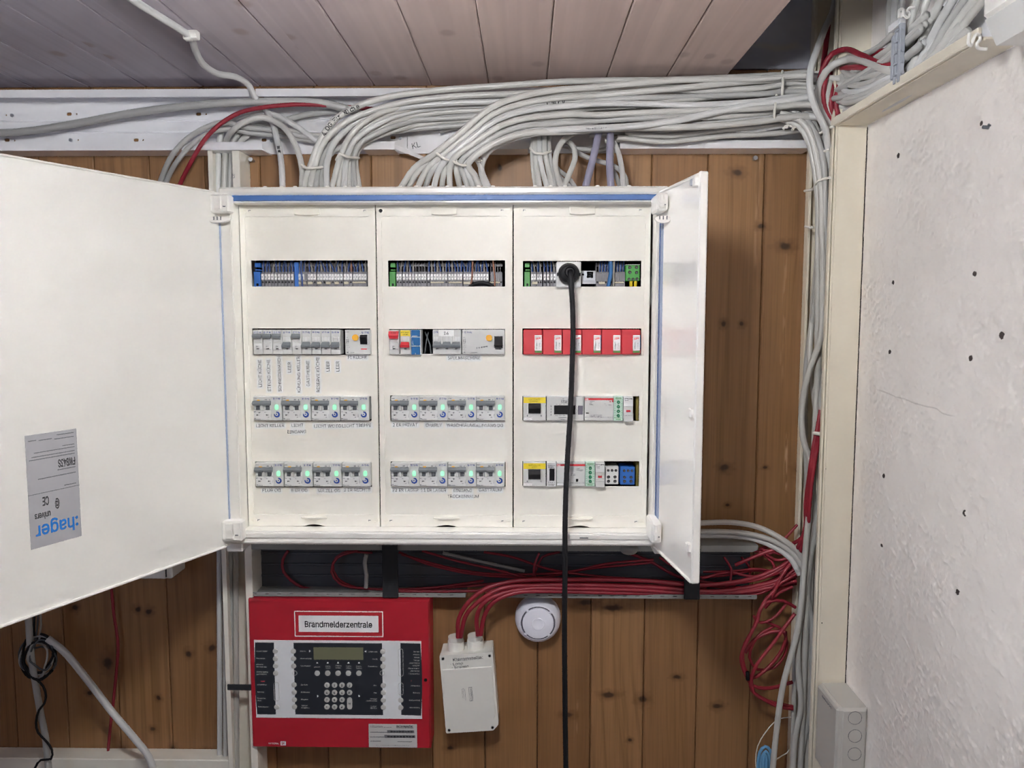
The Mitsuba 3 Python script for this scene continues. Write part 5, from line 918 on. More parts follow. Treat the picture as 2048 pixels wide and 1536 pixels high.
# red cables in the corner
gR = 'red cables in the corner'
def corner(pts):       # (px, py, y) against the wood wall, or (px, py, None, x) along the right wall
    return [p if isinstance(p, np.ndarray) else at(p[0], p[1], p[2]) if p[2] is not None else atx(p[0], p[1], p[3]) for p in pts]
for pts, m_, lab in (([np.array([0.585, -.11, 1.78]), np.array([0.585, -.128, 1.90]), (1642, 200, -.13), (1639, 160, -.14), (1648, 132, -.15), (1664, 108, -.16), (1688, 99, None, .574), (1725, 111, None, .574), (1780, 131, None, .574), (1812, 118, None, .585), (1860, 70, None, .60)], 'cable_red', 'upper red cable arching from the corner to the grey comb'),
                     ([np.array([0.592, -.11, 1.78]), np.array([0.592, -.128, 1.90]), (1649, 205, -.14), (1650, 162, -.15), (1668, 143, None, .574), (1700, 135, None, .574), (1735, 136, None, .578), (1770, 142, None, .59)], 'cable_red', 'lower red cable arching from the corner under the thick grey one'),
                     ([np.array([0.6, -.11, 1.78]), np.array([0.6, -.128, 1.90]), (1661, 210, -.143), (1663, 178, -.145), (1674, 154, None, .577), (1700, 140, None, .582)], 'cable_red', 'red cable standing upright at the right of the corner'),
                     ([np.array([0.606, -.11, 1.78]), np.array([0.606, -.128, 1.90]), (1672, 215, -.146), (1675, 180, -.146), (1684, 150, None, .58)], 'cable_red', 'rightmost red cable standing upright in the corner'),
                     ([(1735, 112, None, .60), (1756, 104, None, .598), (1780, 100, None, .592), (1815, 82, None, .582), (1850, 55, None, .590), (1880, 20, None, .60)], 'cable_red', 'red cable crossing behind the grey comb towards the lamp'),
                     ([np.array([0.588, -.11, 1.78]), np.array([0.588, -.128, 1.90]), (1640, 190, -.11), (1645, 140, -.10), (1652, 90, -.09), (1656, 50, -.08)], 'cable_red', 'red cable rising into the ceiling opening')):
    cable(corner(pts), .0048, m_, lab, gR, name='red_cable')
for pts, r, lab in (([np.array([0.594, -.11, 1.78]), np.array([0.594, -.128, 1.90]), (1637, 205, -.135), (1642, 160, -.15), (1664, 131, -.165), (1694, 119, None, .572), (1740, 126, None, .572), (1780, 141, None, .572), (1815, 140, None, .58), (1850, 90, None, .595)], .0066, 'thick grey cable arching between the two red ones in the corner'),
                    ([np.array([0.598, -.11, 1.78]), np.array([0.598, -.128, 1.90]), (1655, 210, -.14), (1658, 172, -.148), (1670, 152, None, .577), (1690, 142, None, .582)], .0048, 'grey cable between the upright red ones in the corner'),
                    ([(1690, 116, None, .585), (1735, 106, None, .59), (1765, 88, None, .595), (1790, 60, None, .60), (1810, 20, None, .605)], .0050, 'grey cable behind the arching red one in the corner')):
    cable(corner(pts), r, 'cable_grey', lab)
gW = 'cables sagging into the right wall duct'
for i, (a, b, c_, d, x_) in enumerate((((1690, 143), (1708, 153), (1740, 152), (1776, 142), .574), ((1684, 154), (1700, 169), (1735, 167), (1778, 148), .573), ((1682, 168), (1694, 184), (1730, 178), (1780, 155), .572), ((1680, 184), (1690, 197), (1725, 190), (1772, 168), .571), ((1679, 199), (1692, 205), (1722, 199), (1760, 182), .570))):
    pts = [(1600, 150 + 18 * i, -.06), (1650, 146 + 16 * i, -.10), (a[0] - 6, a[1] - 4, None, x_ + .004), a + (None, x_ + .002), b + (None, x_), c_ + (None, x_), d + (None, x_ + .002), (1822 + 6 * i, 112 + 8 * i, None, x_ + .012), (1880 + 14 * i, 20 + 10 * i, None, x_ + .022)]
    cable(corner(pts), .0056, shades[i % 3], f'pale cable sagging from the corner into the right wall duct, {nth(i)} from above', gW)
gQ = 'cables rising along the right wall duct'
for i, (x0, y0, x1, y1, xa, xb) in enumerate(((1783, 120, 1782, -20, .606, .608), (1792, 110, 1793, -20, .608, .610), (1802, 100, 1808, -20, .605, .610), (1806, 150, 1840, -20, .592, .606), (1812, 152, 1862, -20, .582, .600), (1820, 150, 1892, -20, .578, .594), (1834, 142, 1918, -20, .582, .592), (1848, 136, 1944, -20, .586, .592), (1864, 128, 1964, -20, .590, .594), (1882, 118, 1984, -20, .594, .597))):
    n_ = 5
    pts = [(x0 + (x1 - x0) * t - 5 * math.sin(math.pi * t), y0 + (y1 - y0) * t, None, xa + (xb - xa) * t) for t in np.linspace(-.12, 1.2, n_)]
    cable(corner(pts), (.0056, .0054, .0054, .0056, .0056, .0060, .0062, .0062, .0062, .0056)[i], shades[(i * 2) % 5], f'thick grey cable above the right wall duct, {nth(i)} from the left at the photo top', gQ)
# red cables tied in the corner duct at mid height
k5 = 'flat tied red cables at mid height of the corner duct'
for i in range(4):
    cable([(1641, 820, -.115), (1638 - i, 855, -.118), (1635 - 2.5 * i, 890, -.12), (1624 - 2.4 * i, 960, -.12 + .004 * i), (1619 - 2.6 * i, 1010, -.115 + .004 * i), (1614 - 1.6 * i, 1060, -.10 + .004 * i)] + [[(1590, 1085, -.06), (1530, 1105, -.05), (1470, 1130, -.04)], [(1592, 1110, -.06), (1540, 1150, -.05), (1450, 1170, -.045)], [(1590, 1130, -.06), (1560, 1180, -.05), (1530, 1215, -.03)], [(1580, 1110, -.06), (1545, 1090, -.04), (1520, 1100, -.03)]][i],
          .0038, 'cable_red', f'red cable of the flat tied strand in the corner duct, {nth(i)} from the right', k5, name='red_cable')
tie([(1628, 866), (1638, 868), (1646, 867)], 'short white cable tie on the flat red strand in the corner duct', [-.12, -.13, -.12], r=.0024, block=(1638, 867))

# ================================================================ below the cabinet: tray with red cables
k = thing('cable_tray', 'grey slotted cable tray under the cabinet full of red cables', 'cable tray')
TX0, TX1 = at(498, 1190, -.06)[0], at(1514, 1190, -.06)[0]
TZ1, TZ0 = at(1450, 1104, -.06)[2], at(1300, 1196, -.06)[2]
put('back', cbox(TX0, TX1, -.003, -.001, TZ0, TZ1 + .002), 'tray_dark', k)
for j in range(1, 4): put('rib', cbox(TX0, TX1, -.005, -.003, TZ0 + (TZ1 - TZ0) * j / 4 - .003, TZ0 + (TZ1 - TZ0) * j / 4 + .003, .001), 'tray_dark', k)
xa, xb = at(931, 1190, -.06)[0], at(990, 1190, -.06)[0]
for a, b in ((TX0, xa), (xb, TX1)):
    sl = [rrect(x - .004, x + .004, TZ0 + .0030, TZ0 + .0048, .0008) for x in np.arange(a + .012, b - .008, .0255)]
    put('lower_lip', ext(sbox(a, TZ0, b, TZ0 + .0075).difference(unary_union(sl)), -.060, -.0585), 'tray_grey', k)
    put('floor', cbox(a, b, -.060, -.001, TZ0 - .0012, TZ0), 'tray_grey', k)
put('upper_lip', ext(Polygon([(TX0, TZ1), (TX1 - .012, TZ1), (TX1 - .002, TZ1 + .004), (TX1, TZ1 + .010), (TX1, TZ1 + .012), (TX0, TZ1 + .012)]), -.060, -.0585), 'tray_grey', k)
put('cover', cbox(TX0, TX1, -.060, -.001, TZ1 + .012, TZ1 + .0132), 'tray_grey', k)
for a, b, lab in ((765, 796, 'black strap around the cable tray above the red alarm panel'), (1369, 1400, 'black strap around the cable tray below the narrow door')):
    xa_, xb_ = at(a, 1150, -.064)[0], at(b, 1150, -.064)[0]
    tag(put('tray_strap', cbox(xa_, xb_, -.066, -.0605, TZ0 - .001, TZ1 + .016, .001), 'strap_black'), lab, 'strap')
def z7(x, y): return (440 + x / 1.7067, 1050 + y / 1.7067)
gT = 'red cables to the white junction box'
for i, (pts, lab) in enumerate((([(812, 384, -.066), (815, 320, -.075), (850, 262, -.085), (905, 218, -.082), (1000, 192, -.075), (1200, 186, -.07), (1450, 190, -.066), (1640, 205, -.05), (1800, 186, -.05), (1900, 150, -.05), (1968, 105, -.06)], 'outer left'), ([(822, 384, -.066), (838, 312, -.078), (875, 268, -.088), (955, 218, -.084), (1100, 206, -.072), (1300, 206, -.068), (1500, 214, -.06), (1700, 226, -.05), (1900, 190, -.05), (1968, 160, -.06)], 'inner left'),
                                ([(880, 376, -.066), (876, 318, -.078), (898, 268, -.09), (955, 236, -.086), (1060, 217, -.076), (1200, 217, -.072), (1400, 221, -.064), (1700, 232, -.05), (1880, 205, -.05), (1968, 172, -.06)], 'inner right'), ([(890, 376, -.066), (902, 312, -.074), (935, 262, -.086), (1005, 232, -.082), (1100, 226, -.074), (1300, 230, -.066), (1500, 233, -.055), (1800, 228, -.05), (1968, 190, -.06)], 'outer right'))):
    cable([z7(a, b) + (c_,) for a, b, c_ in pts], .0044, 'cable_red', f'red cable rising from the white junction box, {lab} one', gT, name='red_cable')
gH = 'thin red cables in the tray'
thin = [[(232, 88), (214, 120), (218, 160), (280, 212), (420, 224), (520, 226), (700, 218), (880, 205), (1100, 200)], [(520, 95), (420, 95), (385, 130), (400, 180), (470, 215), (620, 222), (800, 212), (1000, 196), (1250, 198)], [(470, 88), (400, 112), (380, 160), (410, 200), (520, 218), (720, 214), (900, 190)], [(610, 92), (700, 130), (820, 160), (960, 176), (1100, 178), (1250, 150), (1400, 135), (1470, 128)], [(620, 100), (760, 140), (900, 165), (1050, 168), (1190, 160), (1320, 132), (1480, 118)], [(690, 88), (800, 120), (930, 150), (1100, 190), (1300, 200), (1500, 206), (1660, 215)],
        [(1090, 95), (1075, 130), (1072, 170), (1100, 200), (1200, 214), (1400, 214), (1600, 224), (1760, 235)], [(1160, 92), (1100, 110), (1080, 150), (1060, 190)], [(1380, 92), (1460, 120), (1540, 165), (1620, 195), (1740, 214), (1850, 200), (1968, 150)], [(1500, 110), (1560, 150), (1640, 190), (1760, 205)], [(900, 92), (1000, 110), (1120, 150), (1300, 176), (1500, 190), (1620, 200)], [(560, 226), (800, 226), (1000, 222), (1300, 224), (1560, 226), (1780, 236), (1968, 200)], [(1240, 236), (1480, 238), (1700, 236), (1840, 216), (1968, 140)],
        [(1720, 110), (1745, 150), (1740, 200)], [(1780, 110), (1810, 150), (1800, 190)], [(1640, 178), (1740, 170), (1830, 155), (1900, 170), (1968, 185)], [(1650, 160), (1740, 158), (1840, 150), (1890, 160)]]
for i, pts in enumerate(thin):
    cable([z7(a, b) for a, b in pts], .0026 if i not in (0, 8, 11) else .0032, 'cable_red', f'thin red cable lying in the tray under the cabinet, run {nth(i)}', gH, -.012 - .006 * (i % 7), name='red_cable', sides=7)
cable([z7(500, 100), z7(494, 130), z7(500, 170), z7(498, 215)], .0044, 'cable_mid', 'short grey cable hanging in the tray left of the black strap', None, -.05)
cable([z7(760, 95), z7(860, 118), z7(960, 140), z7(1040, 158)], .0036, 'cable_mid', 'grey cable slanting through the tray behind the red ones', None, -.02)
tag(put('tray_bag', place(trimesh.creation.icosphere(3), np.diag([.018, .012, .012, 1.0]) + np.array([[0, 0, 0, at(1258, 1098, -.12)[0]], [0, 0, 0, -.12], [0, 0, 0, at(1258, 1098, -.12)[2]], [0, 0, 0, 0]])), 'tray_grey', None, True), 'grey cable gland hanging under the cabinet beside its right foot', 'gland')
# three grey cables coming out right of the narrow door
for i, pts in enumerate(([(1330, 1050), (1399, 1046), (1466, 1045), (1515, 1054), (1557, 1074), (1592, 1100), (1612, 1130)], [(1330, 1064), (1399, 1063), (1486, 1066), (1548, 1082), (1586, 1107), (1606, 1135)], [(1330, 1072), (1420, 1071), (1500, 1076), (1550, 1095), (1580, 1116), (1600, 1150)])):
    cable(pts, .0058, shades[i], f'grey cable bending into the corner below the narrow door, {nth(i)} from above', 'grey cables right of the narrow door', -.045 + .012 * i, -.075)
# the untidy red loops in the lower corner
gX = 'red cable loops in the lower corner'
def z8(x, y): return (1300 + x / 2.4144, 900 + y / 2.4144)
loops = [[(712, 360, -.05), (640, 440, -.05), (580, 500, -.05), (520, 490, -.04), (440, 470, -.03)], [(705, 500, -.05), (620, 500, -.05), (545, 480, -.05), (600, 530, -.05), (690, 520, -.06)], [(705, 520, -.06), (640, 600, -.07), (600, 680, -.07), (560, 720, -.07), (530, 780, -.07), (500, 860, -.07), (450, 960, -.07), (455, 1050, -.07), (490, 1100, -.07), (560, 1060, -.06), (640, 960, -.06), (655, 880, -.06), (580, 880, -.05), (500, 920, -.05), (460, 980, -.05)],
         [(702, 760, -.06), (640, 728, -.065), (560, 735, -.07), (530, 775, -.075), (520, 820, -.075), (480, 900, -.075), (440, 1000, -.075), (460, 1080, -.075), (500, 1140, -.07), (580, 1150, -.065), (640, 1135, -.06), (690, 1120, -.06)], [(700, 790, -.08), (640, 870, -.085), (590, 940, -.085), (520, 1030, -.085), (490, 1100, -.08), (500, 1170, -.08), (560, 1210, -.075), (620, 1240, -.07), (690, 1250, -.07)],
         [(705, 570, -.06), (620, 640, -.06), (540, 690, -.05), (440, 700, -.05), (350, 690, -.05)], [(660, 740, -.06), (610, 800, -.06), (560, 830, -.06), (520, 830, -.06), (500, 800, -.06)], [(705, 600, -.07), (610, 660, -.07), (590, 720, -.07), (620, 690, -.06), (690, 660, -.06)], [(705, 545, -.055), (600, 600, -.05), (480, 610, -.045), (380, 590, -.04), (250, 620, -.04)],
         [(540, 500, -.04), (590, 540, -.045), (600, 580, -.045), (560, 610, -.04)], [(480, 1090, -.07), (490, 1160, -.07), (540, 1195, -.07), (600, 1220, -.065), (690, 1238, -.065)], [(560, 830, -.05), (640, 870, -.05), (660, 960, -.05), (600, 1050, -.05), (520, 1060, -.05), (480, 1000, -.05), (520, 900, -.05), (600, 850, -.045)]]
for i, pts in enumerate(loops):
    cable([z8(a, b) + (c_,) for a, b, c_ in pts], .0036 if i in (2, 3, 4) else .0030, 'cable_red', f'red cable looping in the lower corner beside the duct, loop {nth(i)}', gX, name='red_cable', sides=8)
E2 = z8(470, 1090); tag(put('cable_end', tube([at(E2[0], E2[1] - 8, -.078), at(E2[0] + 1, E2[1] + 8, -.078)], .004, 8), 'black_plastic', None, True), 'black end sleeve on the red cable loops in the lower corner', 'sleeve')
# white twine, blue rope at the lower right
cable([z8(680, 1290), z8(620, 1300), z8(560, 1360), z8(520, 1430), z8(510, 1500), z8(520, 1580)], .0011, 'tie_white', 'thin white string hanging in a bow beside the lower corner duct', None, -.05, name='string', cat_='string')
cable([z8(600, 1500), z8(640, 1475), z8(665, 1460), z8(672, 1445)], .0012, 'tie_white', 'cut white tie end sticking up near the lower corner', None, -.05, name='tie_end', cat_='cable tie')
for i, pts in enumerate(([(520, 1560), (530, 1460), (556, 1432), (580, 1450), (585, 1560)], [(535, 1570), (542, 1480), (560, 1455), (572, 1480), (570, 1570)], [(550, 1570), (548, 1500), (556, 1472), (562, 1500), (560, 1570)])):
    cable([z8(*p) for p in pts], .0034, 'rope_blue', f'loop of pale blue cord at the bottom photo edge, {nth(i)} from outside', 'blue cord loops', -.06 - .008 * i, name='cord', cat_='cord')

# ================================================================ red alarm panel
def z6(x, y, d=-.075): return at(480 + x / 3.531, 1180 + y / 3.531, d)
YA = -.075
A, B = z6(54, 72), z6(1345, 1122)
t = thing('alarm_panel', 'red fire alarm control panel with dark keypad and a sign reading Brandmelderzentrale', 'alarm panel')
put('housing', [hull([(x_, y_, z_) for x_, z_, y_ in [(A[0] + a, A[2] - b, YA) for a, b in ((.004, .002), (.002, .004))] + [(B[0] - a, A[2] - b, YA) for a, b in ((.004, .002), (.002, .004))] + [(A[0] + a, B[2] + b, YA) for a, b in ((.006, .002), (.002, .006))] + [(B[0] - a, B[2] + b, YA) for a, b in ((.006, .002), (.002, .006))] + [(x__, z__, -.012) for x__ in (A[0] - .0005, B[0] + .0005) for z__ in (A[2] + .001, B[2] - .001)] + [(x__, z__, YA + .006) for x__ in (A[0] - .0005, B[0] + .0005) for z__ in (A[2] + .001, B[2] - .001)]]),
                cbox(A[0] + .004, B[0] - .004, -.012, -.0005, B[2] + .004, A[2] - .004)], 'alarm_red', t)
def ar(x0, y0, x1, y1, dep, name, m, par=None, c=0, base=0.0):
    P, Q = z6(x0, y0, YA - base), z6(x1, y1, YA - base)
    return put(name, cbox(P[0], Q[0], YA - base - dep, YA - base + .001, Q[2], P[2], c), m, par or t)
sg = ar(383, 147, 1013, 332, .0008, 'sign', 'marker_white')
def arp(x0, y0, x1, y1, dep, base=0.0):
    P, Q = z6(x0, y0), z6(x1, y1); return cbox(P[0], Q[0], YA - base - dep, YA - base + .0002, Q[2], P[2])
put('red_border', arp(390, 153, 1006, 325, .0010), 'red_plastic', sg); put('white_field', arp(414, 178, 980, 298, .0012), 'marker_white', sg)
P = z6(696, 240); put('lettering', text('Brandmelderzentrale', .0124, P[0], P[2] - .0002, YA - .0012, -.002, 495 / 3.531 * .00099, bold=True), 'ink', sg)
kp = ar(100, 352, 1286, 908, .0016, 'keypad_plate', 'plate_light')
P, Q = z6(102, 368), z6(255, 875)
bow = lambda x, s_: [(x + s_ * .0028 * math.sin(math.pi * q), Q[2] + (P[2] - Q[2]) * q) for q in np.linspace(0, 1, 9)]
put('dark_field', ext(Polygon([(Q[0], Q[2]), (Q[0], P[2])] + bow(P[0] + .002, -1)[::-1]), YA - .0022, YA - .001), 'field_dark', kp)
P2, Q2 = z6(1134, 372), z6(1283, 880); put('dark_field', ext(Polygon([(P2[0], P2[2]), (P2[0], Q2[2])] + [(x_, z_) for x_, z_ in bow(Q2[0] - .001, 1)]), YA - .0022, YA - .001), 'field_dark', kp)
put('dark_field', arp(380, 370, 1011, 880, .0006, .0016), 'field_dark', kp)
put('display', [arp(516, 396, 878, 494, .0006, .0018)], 'field_dark', t); put('display_glass', arp(521, 400, 873, 490, .0010, .0018), 'display', t)
def btn(x, y, r=19, m='button_grey', name='button', tall=0):
    P = z6(x, y); s_ = r / 3.531 * .00099
    if tall:
        b_ = put(name, [ext(rrect(P[0] - s_, P[0] + s_, P[2] - tall, P[2] + tall, s_ * .95), YA - .0046, YA - .0015)], m, t)
    else:
        b_ = stamp(name, ('btn', r), lambda: place(lathe([(0, -.001), (s_, -.001), (s_, .0018), (s_ * .82, .0026), (0, .0027)], 20), np.array([[1, 0, 0, 0], [0, 0, -1, 0], [0, 1, 0, 0], [0, 0, 0, 1.0]])), m, t, (P[0], YA - .002, P[2]), 40)
    return b_, P
for x, ys in ((252, (427, 481, 532, 583)), (380, (428, 480, 532)), (380, (665, 717, 770, 820)), (1010, (430, 483, 535)), (1012, (670, 720, 773, 823)), (1135, (773, 825))):
    for y in ys: btn(x + (y - 430) * .02 * (1 if x < 900 else .3), y)
btn(262, 822)
for x in (548, 622, 695, 768, 842): btn(x, 583, 20)
keys = ['1', '2', '3', 'J', '4', '5', '6', 'P', '7', '8', '9', None, '*', '0', '#']
for j, ch in enumerate(keys):
    r_, c_ = divmod(j, 4)
    if ch is None: continue
    b_, P = btn((617, 670, 723, 776)[c_], (667, 719, 770, 820)[r_], 20, 'button_grey', 'key')
    put('lettering', text(ch, .0042, P[0], P[2], YA - .0048, bold=True), 'ink', b_)
b_, P = btn(777, 795, 19, 'button_grey', 'enter_key', .0125); put('lettering', text('H', .004, P[0], P[2], YA - .0047, bold=True), 'ink', b_)
def tri(x, y, d, s_=.0024):
    P = z6(x, y); v = {'u': [(-1, -.6), (1, -.6), (0, .8)], 'r': [(-.6, -1), (.8, 0), (-.6, 1)], 'l': [(.6, -1), (.6, 1), (-.8, 0)]}[d]
    put('arrow', ext(Polygon([(P[0] + a * s_, P[2] + b * s_) for a, b in v]), YA - .0026, YA - .002), 'marker_white', t)
for x in (547, 621, 694, 768, 842): tri(x, 510, 'u')
tri(495, 428, 'r'); tri(888, 430, 'l'); tri(552, 745, 'r'); tri(843, 745, 'r')
for a, b, c_, d in ((1118, 412, 1155, 606), (1118, 652, 1155, 738), (240, 648, 280, 780)):
    P, Q = z6(a, b), z6(c_, d); rr = rrect(P[0], Q[0], Q[2], P[2], .004); put('outline', ext(rr.difference(rr.buffer(-.0007)), YA - .0027, YA - .0018), 'button_grey', t)
for x, y in ((388, 583), (1006, 583)):
    P = z6(x, y); put('outline', ext(Point(P[0], P[2]).buffer(.0052).difference(Point(P[0], P[2]).buffer(.0045)), YA - .0026, YA - .0018), 'button_grey', t)
words = [(114, 428, 84, 'Hauptmelder'), (114, 480, 70, 'Technik'), (114, 522, 52, 'Alarm'), (114, 538, 78, 'Verzögerung'), (116, 574, 86, 'Übertragung'), (116, 590, 76, 'gestört'), (122, 664, 68, 'Ansteuerung'), (124, 716, 50, 'Störung'), (124, 760, 62, 'Revision'), (124, 776, 30, 'UE ab'), (128, 820, 76, 'Übertragung'),
         (424, 428, 44, 'Alarm'), (424, 480, 84, 'Abschaltung'), (428, 532, 76, 'Information'), (430, 665, 50, 'Zurück'), (430, 717, 66, 'Steuerung'), (432, 768, 52, 'Eingabe'), (434, 812, 46, 'Summer'), (434, 828, 60, 'Rückstellen'), (526, 540, 46, 'Bereich'), (604, 534, 36, 'Gruppe'), (604, 548, 40, 'suchen'), (676, 530, 42, 'Element'), (676, 546, 38, 'suchen'), (752, 534, 36, 'Liste'), (750, 548, 40, 'blättern'), (822, 534, 38, 'Zurück'), (822, 548, 40, 'blättern'),
         (908, 432, 64, 'Uebersicht'), (938, 484, 34, 'Menü'), (904, 536, 70, 'Protokoll'), (944, 670, 20, 'Ein'), (946, 722, 20, 'Aus'), (920, 764, 50, 'Anlage'), (892, 778, 78, 'rückstellen'), (922, 816, 46, 'Summer'), (920, 830, 48, 'ab'), (1226, 432, 44, 'Betrieb'), (1224, 452, 46, 'Alarm'), (1228, 472, 42, 'Störung'), (1224, 492, 46, 'Anlage'), (1196, 512, 74, 'Abschaltung'), (1220, 530, 50, 'Eingriff'), (1188, 550, 80, 'Feuerwehr'), (1202, 568, 68, 'alarmiert'), (1190, 588, 80, 'UE ausgelöst'), (1206, 672, 66, 'Ansteuerung'), (1222, 722, 50, 'Störung'), (1192, 774, 82, 'Ansteuerung'), (1196, 826, 78, 'Abschaltung')]
for x, y, w_, s_ in words:
    P = z6(x + w_ / 2, y); put('lettering', text(s_, .0022, P[0], P[2], YA - .0024, width=w_ / 3.531 * .00098, depth=.0003), 'button_grey', t)
for x, y, s_ in ((164, 640, 'Alarm'), (1212, 638, 'E')):
    P = z6(x, y); put('lettering', text(s_, .0024, P[0], P[2], YA - .0024), 'ink_red', t)
P = z6(1311, 636); put('key_hole', disc(P[0], P[2], YA - .0006, YA + .001, .0034, 12), 'black_plastic', t)
P = z6(240, 1082); put('lettering', text('INTEGRAL', .0030, P[0], P[2], YA - .0006, width=.0225), 'plate_light', t)
lg = ar(286, 1068, 325, 1097, .0006, 'logo', 'plate_light'); P = z6(305, 1082); put('lettering', text('IP', .0042, P[0], P[2], YA - .0008, bold=True), 'alarm_red', lg)
st = ar(908, 945, 1252, 1113, .0008, 'service_sticker', 'sticker_silver', c=.0003)
P = z6(1163, 962); put('lettering', text('SCHRACK', .0046, P[0], P[2], YA - .0010, width=.0345, bold=True), 'ink', st)
put('printing', [arp(a, b, c_, b + d, .0003, .0008) for a, b, c_, d in ((920, 958, 1010, 3), (920, 966, 1070, 3), (1105, 972, 1225, 3), (918, 1000, 1040, 5), (918, 1034, 1025, 5), (920, 1064, 995, 4), (1112, 1068, 1215, 4), (960, 1094, 1195, 3))], 'ink_grey', st)
put('entry_bar', [arp(1040, 988, 1230, 1010, .0003, .0008), arp(1020, 1022, 1238, 1044, .0003, .0008)], 'terminal_grey', st)
put('entry_writing', [arp(1064 + 20 * j, 994 + (j % 3), 1078 + 20 * j, 1004 - (j % 2), .0004, .0008) for j in range(8)] + [arp(1040 + 22 * j, 1028 + (j % 2), 1056 + 22 * j, 1038 + (j % 3), .0004, .0008) for j in range(9)], 'ink', st)

# ================================================================ white junction box
t = thing('junction_box', 'white junction box with handwriting Klemmstelle, hanging crooked beside the alarm panel', 'junction box')
YJ = -.066; C = at(938.4, 1387, YJ); a_ = math.radians(4.3)
RJ = np.eye(4); RJ[0, 0] = RJ[2, 2] = math.cos(a_); RJ[0, 2] = -math.sin(a_); RJ[2, 0] = math.sin(a_); RJ[:3, 3] = (C[0], 0, C[2])
hw, hh = .0555, .0845
lid = Polygon([(-hw, -hh), (hw - .012, -hh), (hw, -hh + .012), (hw, hh), (-hw, hh)]).buffer(-.003).buffer(.003, 4)
put('base', place(ext(lid.buffer(-.001), YJ + .016, -.001), RJ), 'box_grey', t)
ld = put('lid', place(ext(lid, YJ + .002, YJ + .018), RJ), 'box_grey', t)
put('raised_field', place(hull([(x_ * q, YJ + .0022 - (.0022 if q < 1 else 0), z_) for q, sh in ((1, 0), (.985, .001)) for x_, z_ in ((-hw + .003, hh - .030 - sh), (hw - .004, hh - .030 - sh), (hw - .004, -hh + .035 + sh), (hw - .008, -hh + .026 + sh), (-hw + .003, -hh + .026 + sh))]), RJ), 'box_grey', ld)
for sx, sz in ((-1, 1), (1, 1), (-1, -1), (1, -1)):
    sx_ = sx * (hw - .007) - (.006 if (sx, sz) == (1, -1) else 0)
    put('screw', [place(ext(Point(sx_, sz * (hh - .007)).buffer(.0040, 6).difference(Point(sx_, sz * (hh - .007)).buffer(.0022, 5)), YJ + .0012, YJ + .003), RJ)], 'button_grey', t)
    put('screw_slot', place(ext(Point(sx_, sz * (hh - .007)).buffer(.0026, 5), YJ + .0010, YJ + .003), RJ), 'black_plastic', t)
def jt(s_, h, x, z, w_): return place(text(s_, h, x, z, YJ + .002, .03, w_), RJ)
put('handwriting', [jt('Klemmstelle:', .0070, .003, hh - .0100, .062), jt('\u00b7 Loop', .0056, -.021, hh - .0195, .026), jt('\u00b7 Sirenen', .0056, -.0145, hh - .0268, .034)], 'ink', t)
put('embossing', [place(text('SIEMENS', .0032, .004, -.002, YJ, math.pi / 2, .0260), RJ), place(ext(rrect(-.0005, .0070, -.0165, .0135, .001).difference(rrect(.0002, .0063, -.0158, .0128, .001)), YJ - .0003, YJ), RJ)] + [place(cbox(-.0085 - .003 * j, -.0080 - .003 * j, YJ - .0002, YJ, -.014 + .003 * j, .012), RJ) for j in range(3)], 'terminal_grey', t)
for sx in (-.0205, .0205):
    G = RJ @ np.array([sx - .002, 0, hh - .002, 1]); o = (G[0], -.036, G[2])
    put('gland', [tube([np.array(o), np.array(o) + [-.001, 0, .020]], .0172, 24), tube([np.array(o) + [-.001, 0, .014], np.array(o) + [-.0015, 0, .030]], .0158, 24)], 'box_grey', t, 40)
# ================================================================ detector
C = at(1075.5, 1258, 0)
t = thing('smoke_detector', 'white domed siren and smoke detector on the wood under the cable tray', 'smoke detector')
RD = np.array([[1, 0, 0, C[0]], [0, 0, -1, 0], [0, 1, 0, C[2] + .030], [0, 0, 0, 1.0]])
put('base', place(lathe([(0, .0), (.047, .0), (.0485, .004), (.0485, .016), (.0475, .022)], 48), RD), 'detector_white', t, 35)
put('dome', place(lathe([(.0475, .020), (.0465, .028), (.043, .037), (.038, .0425), (.0362, .0435), (.0362, .0400), (.0325, .0400), (.0325, .0445), (.028, .0465), (.014, .0475), (.0125, .0488), (.0095, .0488), (.0080, .0476), (.005, .0470), (0, .0470)], 56), RD), 'detector_white', t, 30)
put('vent_ring', place(lathe([(.0327, .0402), (.0360, .0402), (.0360, .0408), (.0327, .0408), (.0327, .0402)], 48), RD), 'slate', t, 30)
for q in (20, 108, 200, 290):
    q = math.radians(q + 22); put('vent_bridge', place(tube([(.0318 * math.cos(q), .0318 * math.sin(q), .0436), (.0375 * math.cos(q), .0375 * math.sin(q), .0424)], .0030, 8), RD), 'detector_white', t, True)
# ================================================================ left, below the large door
P, Q = at(225, 1040, -.07), at(341, 1159, -.07)
t = thing('wall_box', 'small white box on the wood half hidden behind the large door', 'box')
put('body', cbox(P[0], Q[0] + .002, -.066, -.0005, Q[2], P[2], .003), 'box_grey', t)
put('cover', cbox(P[0] - .002, Q[0] - .010, -.070, -.062, Q[2] + .001, P[2] - .002, .002), 'box_grey', t); G = at(332, 1143, -.0702)
put('slot', cbox(G[0] - .001, G[0] + .001, -.0708, -.0695, G[2] - .012, G[2] + .012), 'black_plastic', t)
tag(put('baseboard_left', cbox(ROOM_LEFT, LX0 - .001, -.045, -.0005, at(300, 1519, -.045)[2] - .08, at(300, 1519, -.045)[2], .002), 'duct_cream'), kind='structure')
cable([(52, 1180), (57, 1240), (62, 1310), (70, 1362), (80, 1420), (90, 1470), (97, 1536), (104, 1620)], .0066, 'cable_mid', 'grey cable hanging down below the left door with a dark wire wound around it', None, -.085)
cable([(95, 1277), (112, 1290), (130, 1305), (175, 1360), (225, 1425), (270, 1478), (298, 1515), (310, 1560), (320, 1640)], .0072, 'cable_light', 'thick pale cable slanting down to the right below the left door', None, -.085, -.075)
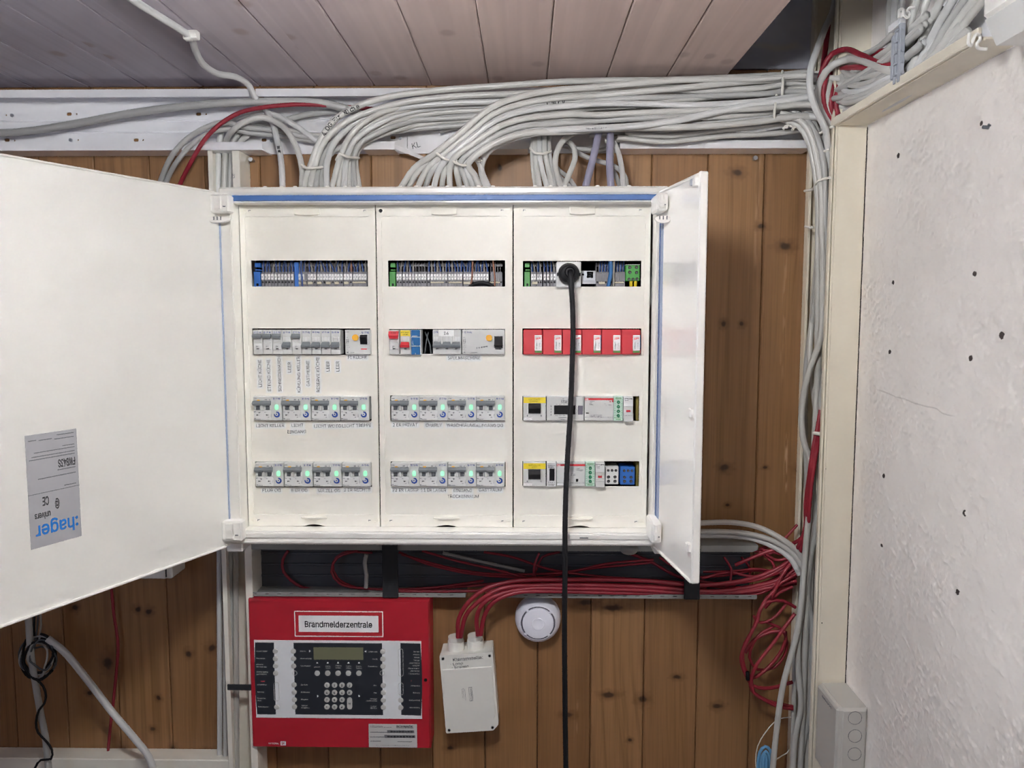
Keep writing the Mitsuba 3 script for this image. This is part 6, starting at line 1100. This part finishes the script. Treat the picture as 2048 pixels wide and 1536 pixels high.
cable([(222, 1170), (228, 1230), (236, 1290), (232, 1350), (226, 1410), (219, 1470), (214, 1536), (210, 1620)], .0030, 'cable_red', 'red cable hanging on the wood below the left door', None, -.012, name='red_cable')
cable([(72, 1358), (86, 1372), (92, 1392), (88, 1408), (78, 1420), (72, 1445), (76, 1465), (92, 1482), (104, 1500), (102, 1518), (82, 1520), (70, 1536), (66, 1580)], .0022, 'cable_black', 'dark wire wound around the hanging grey cable at the lower left', None, -.096, name='wire', cat_='wire')
rg = random.Random(5)
for i in range(9):
    cx_, cy_ = 74 + rg.uniform(-8, 10), 1312 + rg.uniform(-14, 10); rx, ry, ph = rg.uniform(16, 40), rg.uniform(18, 42), rg.uniform(0, 6)
    pts = [(cx_ + rx * math.cos(ph + q) + rg.uniform(-3, 3), cy_ + ry * math.sin(ph + q) + rg.uniform(-3, 3), -.06 - .01 * (i % 4) + rg.uniform(-.006, .006)) for q in np.linspace(0, 5.2, 11)]
    if i < 3: pts = [(70 + 5 * i, 1215, -.06)] + [(68 + 7 * i, 1250, -.062)] + pts
    cable(pts, .0020 if i % 3 else .0026, ('cable_black', 'toggle_dark', 'cable_mid')[i % 3], 'thin wire of the tangled coil hanging at the lower left', 'wires of the tangled coil', name='wire', sides=7, cat_='wire')
# ================================================================ junction box on the right wall
Y0, Y1 = -.252, -.149
f_ = at(1681, 1430, Y0); ZTB = at(1682, 1418, Y0)[2]
t = thing('junction_box', 'grey square junction box with round knockouts at the foot of the right wall', 'junction box')
put('body', hull([(x_, y_, z_) for x_, z_ in ((f_[0] + .004, ZTB), (XR - .001, ZTB), (f_[0], ZTB - .005), (f_[0], .72), (XR - .001, .72)) for y_ in (Y0 + .006, Y1)] + [(x_, Y0, z_) for x_, z_ in ((f_[0] + .006, ZTB - .005), (XR - .006, ZTB - .005), (f_[0] + .006, .725), (XR - .006, .725))]), 'box_mid', t, 20)
put('cover', cbox(f_[0] - .006, f_[0] + .012, Y0 + .002, Y1 - .001, .722, ZTB - .001, .004), 'box_mid', t)
for i, (px, py) in enumerate(((1710, 1436), (1710, 1472), (1709, 1508))):
    P = at(px, py, Y0); put('knockout', ext(Point(P[0], P[2]).buffer(.0125, 8).difference(Point(P[0], P[2]).buffer(.0118, 8)), Y0 - .0005, Y0 + .001), 'terminal_grey', t)
P = np.array([f_[0] - .0062, (Y0 + Y1) / 2, ZTB - .012])
m = text('ABOX', .0036, 0, 0, 0, 0, .05, raw=True); v = m.vertices; m.vertices = np.c_[P[0] - v[:, 2], P[1] - v[:, 0], P[2] + v[:, 1]]; put('lettering', m, 'terminal_grey', t)
